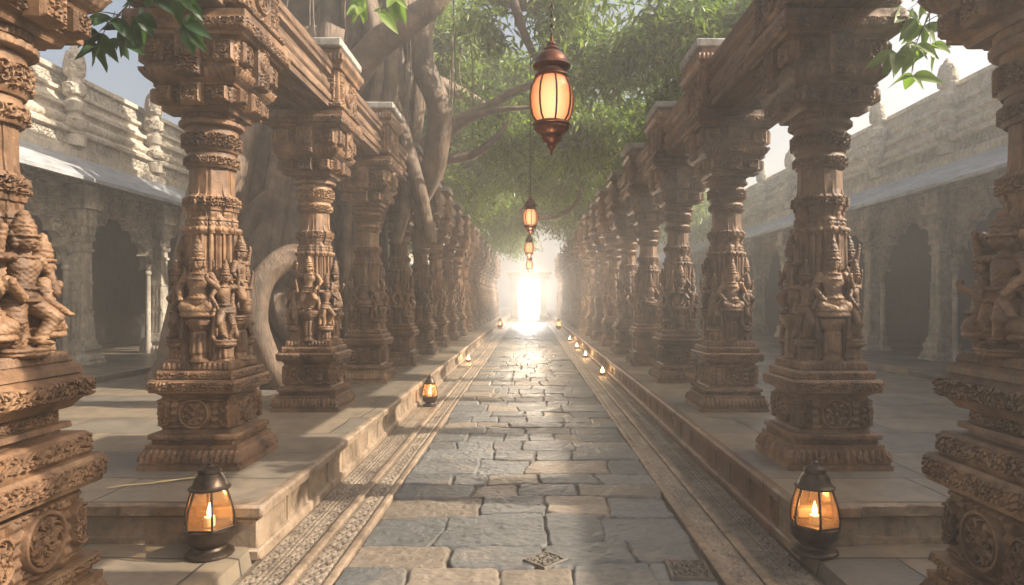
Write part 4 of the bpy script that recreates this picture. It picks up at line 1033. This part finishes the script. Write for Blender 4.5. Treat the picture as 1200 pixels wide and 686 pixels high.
# main fused stems
cx, cy = -5.7, 16.8
strand(tr, [(cx, cy, -.3), (cx, cy, 1.5), (cx + .2, cy, 4), (cx + .5, cy - .1, 7), (cx + .6, cy, 10), (cx + 1, cy, 14)], [1.7, 1.35, 1.15, 1.1, .9, .5], 64, 1, 12, .24)
for k in range(26):
    a = k / 26 * 2 * pi + rs.uniform(-.1, .1); R0 = rs.uniform(2.3, 3.3); tw = rs.uniform(-.5, .5)
    sx = .6
    P = [(cx + R0 * math.cos(a) * sx, cy + R0 * math.sin(a), -.15)]
    for z, rr in ((.5, R0 * .72), (1.6, 1.45), (3.2, 1.15), (5.2, .98), (7.4, .9), (9.5, .95), (11.5, 1.4)):
        aa = a + tw * z / 6; P.append((cx + rr * math.cos(aa) * (sx if z < 1 else 1) + z * .055, cy + rr * math.sin(aa), z))
    r = rs.uniform(.17, .42); strand(tr, P, [r * 1.0, r * 1.05, r, r * .9, r * .8, r * .7, r * .6, r * .5], 16, k + 3)
# big roots sweeping down toward the camera side
for P, r in (([(-4.7, 15.4, 4.6), (-5.2, 14.6, 3.4), (-5.9, 13.9, 2.1), (-6.6, 13.4, .9), (-7.2, 13.1, -.1)], [.3, .34, .34, .3, .22]),
             ([(-4.9, 15.0, 3.2), (-5.5, 14.1, 2.2), (-5.9, 13.4, 1.2), (-6.1, 12.9, .4), (-6.4, 12.7, -.1)], [.2, .24, .24, .2, .15]),
             ([(-4.2, 15.6, 5.8), (-4.8, 14.9, 4.6), (-5.7, 14.4, 3.4), (-6.4, 14.0, 2.0), (-6.8, 13.8, .3)], [.22, .26, .27, .25, .2]),
             ([(-6.6, 15.9, 5.2), (-6.9, 14.8, 3.6), (-7.0, 14.0, 2.2), (-6.4, 13.3, 1.1), (-5.2, 12.9, .3), (-4.2, 13.2, -.1)], [.36, .36, .33, .3, .26, .2]),
             ([(-6.5, 15.4, 5.6), (-6.7, 14.6, 4.0), (-6.8, 14.0, 2.4), (-6.9, 13.4, .9), (-6.9, 13.1, -.1)], [.5, .48, .4, .3, .2]),
             ([(-5.9, 15.6, 4.3), (-6.1, 14.5, 3.0), (-6.2, 13.9, 1.6), (-6.0, 13.4, .5), (-5.8, 13.1, -.1)], [.42, .42, .36, .32, .25]),
             ([(-4.3, 14.4, 2.1), (-4.55, 13.2, 2.45), (-4.95, 12.7, 2.0), (-5.0, 12.5, 1.2), (-4.75, 12.45, .5), (-4.4, 12.5, -.05)], [.26, .25, .23, .22, .21, .2]),
             ([(-6.0, 15.4, 6.0), (-6.3, 14.2, 4.6), (-6.3, 13.4, 3.0), (-5.9, 12.8, 1.5), (-5.3, 12.2, .5), (-4.9, 11.9, -.05)], [.34, .34, .3, .27, .25, .2])):
    strand(tr, P, r, 20, int(abs(P[0][0] * 10)), 12, .13)
for k in range(14):
    x0_ = rs.uniform(-6.9, -4.6); x1_ = x0_ + rs.uniform(-.6, .7); y0_ = rs.uniform(14.6, 15.6)
    strand(tr, [(x0_ + .5, y0_, 7.5), (x0_ + .2, y0_ - .2, 5.0), (x0_, y0_ - .6, 3.0), (x0_ + rs.uniform(-.3, .3), y0_ - 1.1, 1.5), (x1_, y0_ - 1.6, .4), (x1_ + rs.uniform(-.4, .4), y0_ - 2.0, -.1)], [.18, .2, .21, .2, .17, .12], 14, 130 + k, 10, .16)
obj('trunk', tr.mesh('trunk', M['bark']), bt)
br = MB()
LIMBS = [  # limbs reaching over the path
    ([(-4.9, 16, 4.6), (-4.3, 15.2, 6.0), (-3.3, 14.6, 7.0), (-2.6, 14.2, 7.3), (-1.8, 14, 7.9), (-1.2, 13.8, 9.2)], [.42, .36, .30, .27, .24, .2]),
    ([(-2.95, 17.4, 3.9), (-2.30, 16.6, 5.0), (-2.15, 16.2, 6.2), (-2.5, 16, 7.2), (-2.35, 15.8, 8.3), (-1.5, 15.4, 8.75), (-.4, 15, 8.2), (.6, 14.6, 7.95), (1.9, 14.2, 8.2), (2.6, 14, 8.6)], [.24, .28, .28, .26, .25, .23, .17, .13, .09, .05]),
    ([(-4.6, 17.0, 4.0), (-3.6, 16.2, 5.3), (-3.2, 16, 6.6), (-3.35, 15.8, 8.2), (-2.9, 15.6, 9.6)], [.36, .32, .28, .25, .22]),
    ([(-3.6, 17.8, 4.6), (-2.9, 17.0, 6.0), (-2.8, 16.8, 7.4), (-3.2, 16.6, 9.4), (-3.0, 16.4, 11)], [.3, .26, .24, .22, .2]),
    ([(-4.2, 18, 4.0), (-3.0, 17.6, 5.2), (-2.1, 17.4, 6.0), (-1.2, 17.3, 6.4), (-.3, 17.2, 6.9), (.8, 17, 7.1)], [.26, .22, .18, .15, .11, .05]),
    ([(-3.0, 17.8, 4.9), (-2.2, 17.6, 5.2), (-1.4, 17.5, 5.35), (-.8, 17.4, 5.8), (-.5, 17.4, 6.2)], [.18, .15, .12, .08, .04]),
    ([(-2.35, 17.5, 5.2), (-1.9, 17.2, 5.9), (-1.0, 17, 6.3), (.2, 16.9, 6.4)], [.14, .12, .09, .04]),
    ([(-5.4, 16, 8.5), (-4, 12, 9.6), (-2, 8.5, 8.8), (-.4, 6.0, 7.6), (.165, 5.0, 6.72), (.6, 4.2, 6.4)], [.5, .38, .26, .18, .12, .06]),
    ([(-5.0, 17, 8), (-3, 20, 8.6), (-1, 24, 7.6), (.2, 30, 6.7), (.1, 36, 6.8)], [.45, .35, .24, .16, .07]),
    ([(-.4, 13.8, 7.9), (0.03, 14.6, 7.0), (.4, 15.4, 6.9), (1.2, 16.0, 6.8)], [.10, .08, .06, .03]),
    ([(-3.5, 18.5, 8), (-1.5, 20, 7.4), (0, 21.9, 6.85), (1.4, 23.5, 6.9), (2.8, 25, 7.3)], [.2, .16, .12, .1, .05]),
    ([(.2, 24, 5.1), (-.3, 24.5, 4.75), (.5, 25, 4.6), (1.4, 25.4, 4.9), (1.9, 25.5, 5.6), (1.6, 25.6, 7)], [.03, .05, .07, .08, .09, .1]),
    ([(-6.2, 16.4, 7.4), (-6.8, 15, 9.2), (-7, 13.5, 11), (-6.6, 12, 12.6)], [.5, .4, .3, .2]),
]
for i, (P, r) in enumerate(LIMBS): strand(br, P, r, 18, 40 + i, 12, .10)
for k in range(7):
    a = k * .9; x = -4.3 + k * .27; P = [(x + .35 * math.sin(a + z * .9), 15.7 + .3 * k * .4 + .3 * math.cos(a + z * .8), z) for z in (3.0, 4.2, 5.4, 6.6, 7.8, 9.0, 10.4)]
    strand(br, P, [.13, .16, .17, .17, .16, .15, .14], 14, 60 + k, 10, .12)
# extra hanging strands climbing beside the stem
for k in range(14):
    x = rs.uniform(-4.9, -3.7); y = rs.uniform(15.2, 17.4); z0_ = rs.uniform(0, 1)
    strand(br, [(x, y, -.1 + z0_ * 0), (x + rs.uniform(-.3, .3), y, 2.2), (x + rs.uniform(-.3, .4), y, 4.4), (x + rs.uniform(0, .7), y, 6.8), (x + rs.uniform(0, .9), y, 9.5), (x + .6, y, 11.5)], [.12, .13, .14, .15, .16, .15], 10, 80 + k)
obj('branches', br.mesh('limbs', M['bark']), bt)
ar = MB()
for k in range(24):
    x = rs.uniform(-5, -1.3); y = rs.uniform(13.5, 20); zt_ = rs.uniform(7.2, 9); zb = rs.uniform(4.8, 6.4) if x > -3.8 else rs.uniform(3, 5.8)
    P = [(x + rs.uniform(-.12, .12) * (1 - t), y, zt_ * (1 - t) + zb * t) for t in np.linspace(0, 1, 5)]
    strand(ar, P, [.018, .014, .012, .010, .006], 5, k, 3, 0)
obj('aerial_roots', ar.mesh('aerial', M['bark']), bt)

def leaves(centres, n_per, spread, L, W, droop, seed, lum=None):
    """folded slender leaves in tufts round twig ends"""
    r = np.random.default_rng(seed); C = np.repeat(centres, n_per, 0); n = len(C)
    C = C + r.normal(0, 1, (n, 3)) * np.array(spread)
    az = r.uniform(0, 2 * pi, n); el = -r.uniform(-.35, 1, n) * droop
    d = np.stack([np.cos(az) * np.cos(el), np.sin(az) * np.cos(el), np.sin(el)], -1)
    up = r.normal(0, 1, (n, 3)) + np.array([0, 0, 1.3]); s = np.cross(d, up); s /= np.linalg.norm(s, axis=1)[:, None] + 1e-9
    nn = np.cross(s, d)
    l = (L * r.uniform(.65, 1.25, n))[:, None]; w = (W * r.uniform(.7, 1.2, n))[:, None]
    b = C; m = C + d * l * .45; t = C + d * l + np.array([0, 0, -1.]) * l * .16
    V = np.stack([b, m + s * w + nn * w * .35, t, m - s * w + nn * w * .35, m], 1).reshape(-1, 3)
    i = np.arange(n)[:, None] * 5
    F = np.concatenate([i + np.array([0, 4, 1]), i + np.array([1, 4, 2]), i + np.array([0, 3, 4]), i + np.array([3, 2, 4])])
    lv = r.uniform(0, 1, n) * .75 + np.repeat(r.uniform(0, .25, len(centres)), n_per)
    colr = np.repeat(lv, 5)[:, None] * np.array([1, 1, 1, 0]) + np.array([0, 0, 0, 1])
    return V, F, colr
def crown_centres(n, seed, region, ok=None, void=.12):
    r = np.random.default_rng(seed); out = []
    while sum(len(o) for o in out) < n:
        p = r.uniform(0, 1, (n * 4, 3)) * (np.array(region[1]) - np.array(region[0])) + np.array(region[0])
        f = fbm3(p[:, 0] * .55, p[:, 1] * .55, p[:, 2] * .8, 3, seed)
        k = f > void
        if ok is not None: k &= ok(p)
        out.append(p[k])
    return np.concatenate(out)[:n]
def canopy_ok(p):
    x, y, z = p[:, 0], p[:, 1], p[:, 2]
    low = 5.9 + .10 * (x - .3) ** 2 * (x < 3) + .4 * np.sin(y * .9) + .25 * np.sin(x * 2 + y)
    low = np.where(x < -1.5, low + 1.2, low)
    lim = np.where(x < -1.4, 17.8, np.where(x < .6, 14.8, 12.5))
    return (z > low) & (z < low + np.where(y < 21, 2.3, 3.2)) & (y > lim + .8 * np.sin(x * 3 + z * 2))
cc = crown_centres(3400, 4, ((-7.5, 12.5, 5.6), (5.8, 30, 12.5)), canopy_ok, .06)
V, F, c_ = leaves(cc - np.array([TX, TY, 0]), 34, (.22, .22, .18), .27, .040, 1.2, 1)
mb = MB().add(V, F); obj('crown', mb.mesh('crown', M['leaf'], False, None, c_), bt)
tag(bt, 'huge banyan tree with fused roots rising behind the left colonnade', 'tree')
# twigs inside the crown
# further trees that close the tunnel of leaves
def tree_proto():
    t = empty('shade_tree'); tk = MB(); r = np.random.default_rng(9)
    tk.add(*tube(catmull([(0, 0, -.2), (.1, 0, 2), (0, .1, 4), (.3, .2, 6), (.2, .1, 8.5)], 8), np.linspace(.45, .2, 33), 16, .15, 3))
    for k in range(11):
        a = k * 2.4; R1 = r.uniform(2.5, 5); h = r.uniform(4.5, 6.5)
        P = catmull([(0.1, 0, h), (R1 * .4 * math.cos(a), R1 * .4 * math.sin(a), h + 1.0), (R1 * math.cos(a), R1 * math.sin(a), h + 1.7 + r.uniform(-.5, .8))], 8); tk.add(*tube(P, np.linspace(.17, .03, len(P)), 8, .1, k))
    obj('trunk', tk.mesh('tt', M['bark']), t)
    cen = crown_centres(1500, 12, ((-6, -6, 5.4), (6, 6, 11)), lambda p: (p[:, 0] ** 2 + p[:, 1] ** 2 < 34) & (p[:, 2] > 5.5 + .5 * np.sin(p[:, 0] * 1.7) + .4 * np.sin(p[:, 1] * 2.1)) & (p[:, 2] < 11 - .1 * (p[:, 0] ** 2 + p[:, 1] ** 2)), .0)
    V, F, c_ = leaves(cen, 26, (.33, .33, .26), .34, .05, 1.2, 5); obj('crown', MB().add(V, F).mesh('tcrown', M['leaf'], False, None, c_), t)
    return t
tp = tree_proto(); fst = True
for k, (x, y, a, s) in enumerate(((-5.8, 30, 0, 1.0), (5.6, 37, 2, .95), (-5.6, 41, 4, 1.02), (-5.4, 52, 3, 1.0))):
    o = tp if fst else copy_tree(tp); fst = False; o.location = (x, y, 0); o.rotation_euler = (0, 0, a); o.scale = (s, s, s * (1 - .012 * k))
    side = 'left' if x < 0 else 'right'
    tag(o, f'{ORD[k]} hazy leafy tree beyond the banyan, standing outside the {side} colonnade', 'tree', 'trees along the path')

# near sprigs
def sprig(name, stem_pts, mat, nl, L, seed, label):
    o = empty(name, stem_pts[0]); r = np.random.default_rng(seed); base = np.array(stem_pts[0])
    tw = MB(); S = catmull(np.array(stem_pts) - base, 8); tw.add(*tube(S, np.linspace(.012, .004, len(S)), 7))
    VV = []; FF = []; CC = []; nb = 0
    tips = []
    for q in range(nl):
        t = r.uniform(.25, 1); i = int(t * (len(S) - 1)); p = S[i]
        e = p + np.array([r.uniform(-.32, .32), r.uniform(-.3, .3), r.uniform(-.22, .12)])
        c = catmull([p, (p + e) / 2 + np.array([0, 0, .03]), e], 4); tw.add(*tube(c, np.linspace(.005, .002, len(c)), 5)); tips.append((e, e - p))
    tips.append((S[-1], S[-1] - S[-4]))
    for e, dr in tips:
        n = r.integers(4, 7); a0 = math.atan2(dr[1], dr[0])
        for k in range(n):
            az = a0 + (k - n / 2) * .75 + r.uniform(-.2, .2); el = r.uniform(-.9, .1)
            d = np.array([math.cos(az) * math.cos(el), math.sin(az) * math.cos(el) , math.sin(el)]); l = L * r.uniform(.7, 1.15); w = l * .27
            up = np.array([r.uniform(-.4, .4), -1 + r.uniform(-.3, .3), .35]); s = np.cross(d, up); s /= np.linalg.norm(s); nn = np.cross(s, d)
            m = 9; tt = np.linspace(0, 1, m); cen = e[None] + d[None] * (tt * l)[:, None] + np.array([0, 0, -1])[None] * (l * .22 * tt ** 2)[:, None]
            wd = w * np.sin(np.clip(tt, 0, 1) ** .8 * pi) ** .85 * (1 - .25 * tt)
            rowsV = np.stack([cen + s * (wd * f)[:, None] + nn * (np.abs(f) * wd * .35 + .004 * np.sin(tt * 40) * abs(f))[:, None] for f in (-1, -.5, 0, .5, 1)], 0)
            VV.append(rowsV.reshape(-1, 3)); FF.append(gridF(5, m) + nb); nb += 5 * m; CC += [r.uniform(.1, .9)] * (5 * m)
    obj('twig', tw.mesh('twig', M['bark']), o)
    cc_ = np.array(CC)[:, None] * np.array([1, 1, 1, 0]) + np.array([0, 0, 0, 1])
    obj('foliage', MB().add(np.concatenate(VV), np.concatenate(FF)).mesh('sprigleaf', mat, True, None, cc_), o)
    tag(o, label, 'branch'); return o
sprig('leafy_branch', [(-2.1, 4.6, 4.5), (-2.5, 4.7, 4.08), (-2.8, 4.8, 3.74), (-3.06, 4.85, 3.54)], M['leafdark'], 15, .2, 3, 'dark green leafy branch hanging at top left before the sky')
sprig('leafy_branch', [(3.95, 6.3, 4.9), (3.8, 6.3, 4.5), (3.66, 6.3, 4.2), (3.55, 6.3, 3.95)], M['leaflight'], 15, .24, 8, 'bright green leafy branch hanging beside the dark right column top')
sprig('leafy_branch', [(-2.2, 9.6, 6.2), (-2.25, 9.5, 5.9), (-2.3, 9.4, 5.65)], M['leaflight'], 3, .32, 5, 'small green leaf spray hanging before the banyan limbs')

# ------------------------------------------------------------------ haze
HZ = dict(x=96, y0=-41, y1=171, z0=-1.6, z1=17)
mb = MB().add(*box((0, (HZ['y0'] + HZ['y1']) / 2, (HZ['z0'] + HZ['z1']) / 2), (2 * HZ['x'], HZ['y1'] - HZ['y0'], HZ['z1'] - HZ['z0']), .0001))
hm = bpy.data.materials.new('haze'); hm.use_nodes = True; nt = hm.node_tree
for n in list(nt.nodes): nt.nodes.remove(n)
out = nt.nodes.new('ShaderNodeOutputMaterial'); pv = nt.nodes.new('ShaderNodeVolumePrincipled')
pv.inputs['Color'].default_value = (.95, .95, .94, 1); pv.inputs['Density'].default_value = .0095; pv.inputs['Anisotropy'].default_value = .5
nt.links.new(pv.outputs[0], out.inputs['Volume'])
hz = obj('haze', mb.mesh('haze', hm, False)); tag(hz, kind='stuff')

# ------------------------------------------------------------------ light, sky, camera
SUN_AZ, SUN_EL = 95, 36      # degrees from +Y (straight ahead) toward +X (right); elevation
w = bpy.data.worlds.new('World'); sc.world = w; w.use_nodes = True; nt = w.node_tree
bg = nt.nodes['Background']; sky = nt.nodes.new('ShaderNodeTexSky'); sky.sky_type = 'NISHITA'; sky.sun_disc = False
sky.sun_elevation = R(SUN_EL); sky.sun_rotation = R(SUN_AZ); sky.air_density = 1.2; sky.dust_density = 8.0; sky.ozone_density = 1.0
nt.links.new(sky.outputs[0], bg.inputs[0]); bg.inputs[1].default_value = .08
sd = bpy.data.lights.new('sun', 'SUN'); sd.energy = 5.0; sd.angle = R(.6); sd.color = (1, .88, .72)
so = bpy.data.objects.new('sun', sd); COL.objects.link(so)
from mathutils import Vector
dv = Vector((math.sin(R(SUN_AZ)) * math.cos(R(SUN_EL)), math.cos(R(SUN_AZ)) * math.cos(R(SUN_EL)), math.sin(R(SUN_EL))))
so.rotation_euler = dv.to_track_quat('Z', 'Y').to_euler(); so.location = (20, 10, 15)

cd = bpy.data.cameras.new('camera'); cd.lens = 24; cd.sensor_width = 36; cd.shift_x = -20 / 1200; cd.shift_y = 7 / 1200; cd.clip_end = 500; cd.clip_start = .05
co = bpy.data.objects.new('camera', cd); COL.objects.link(co); co.location = (0, 0, 1.65); co.rotation_euler = (pi / 2, 0, 0); sc.camera = co
sc.view_settings.view_transform = 'Standard'; sc.view_settings.look = 'None'; sc.view_settings.exposure = 1.36; sc.view_settings.gamma = 1
sc.render.engine = 'CYCLES'; cy_ = sc.cycles
cy_.use_denoising = True; cy_.max_bounces = 6; cy_.volume_bounces = 1; cy_.diffuse_bounces = 3; cy_.glossy_bounces = 2; cy_.transparent_max_bounces = 12
cy_.sample_clamp_indirect = 6; cy_.use_adaptive_sampling = True
print('done')
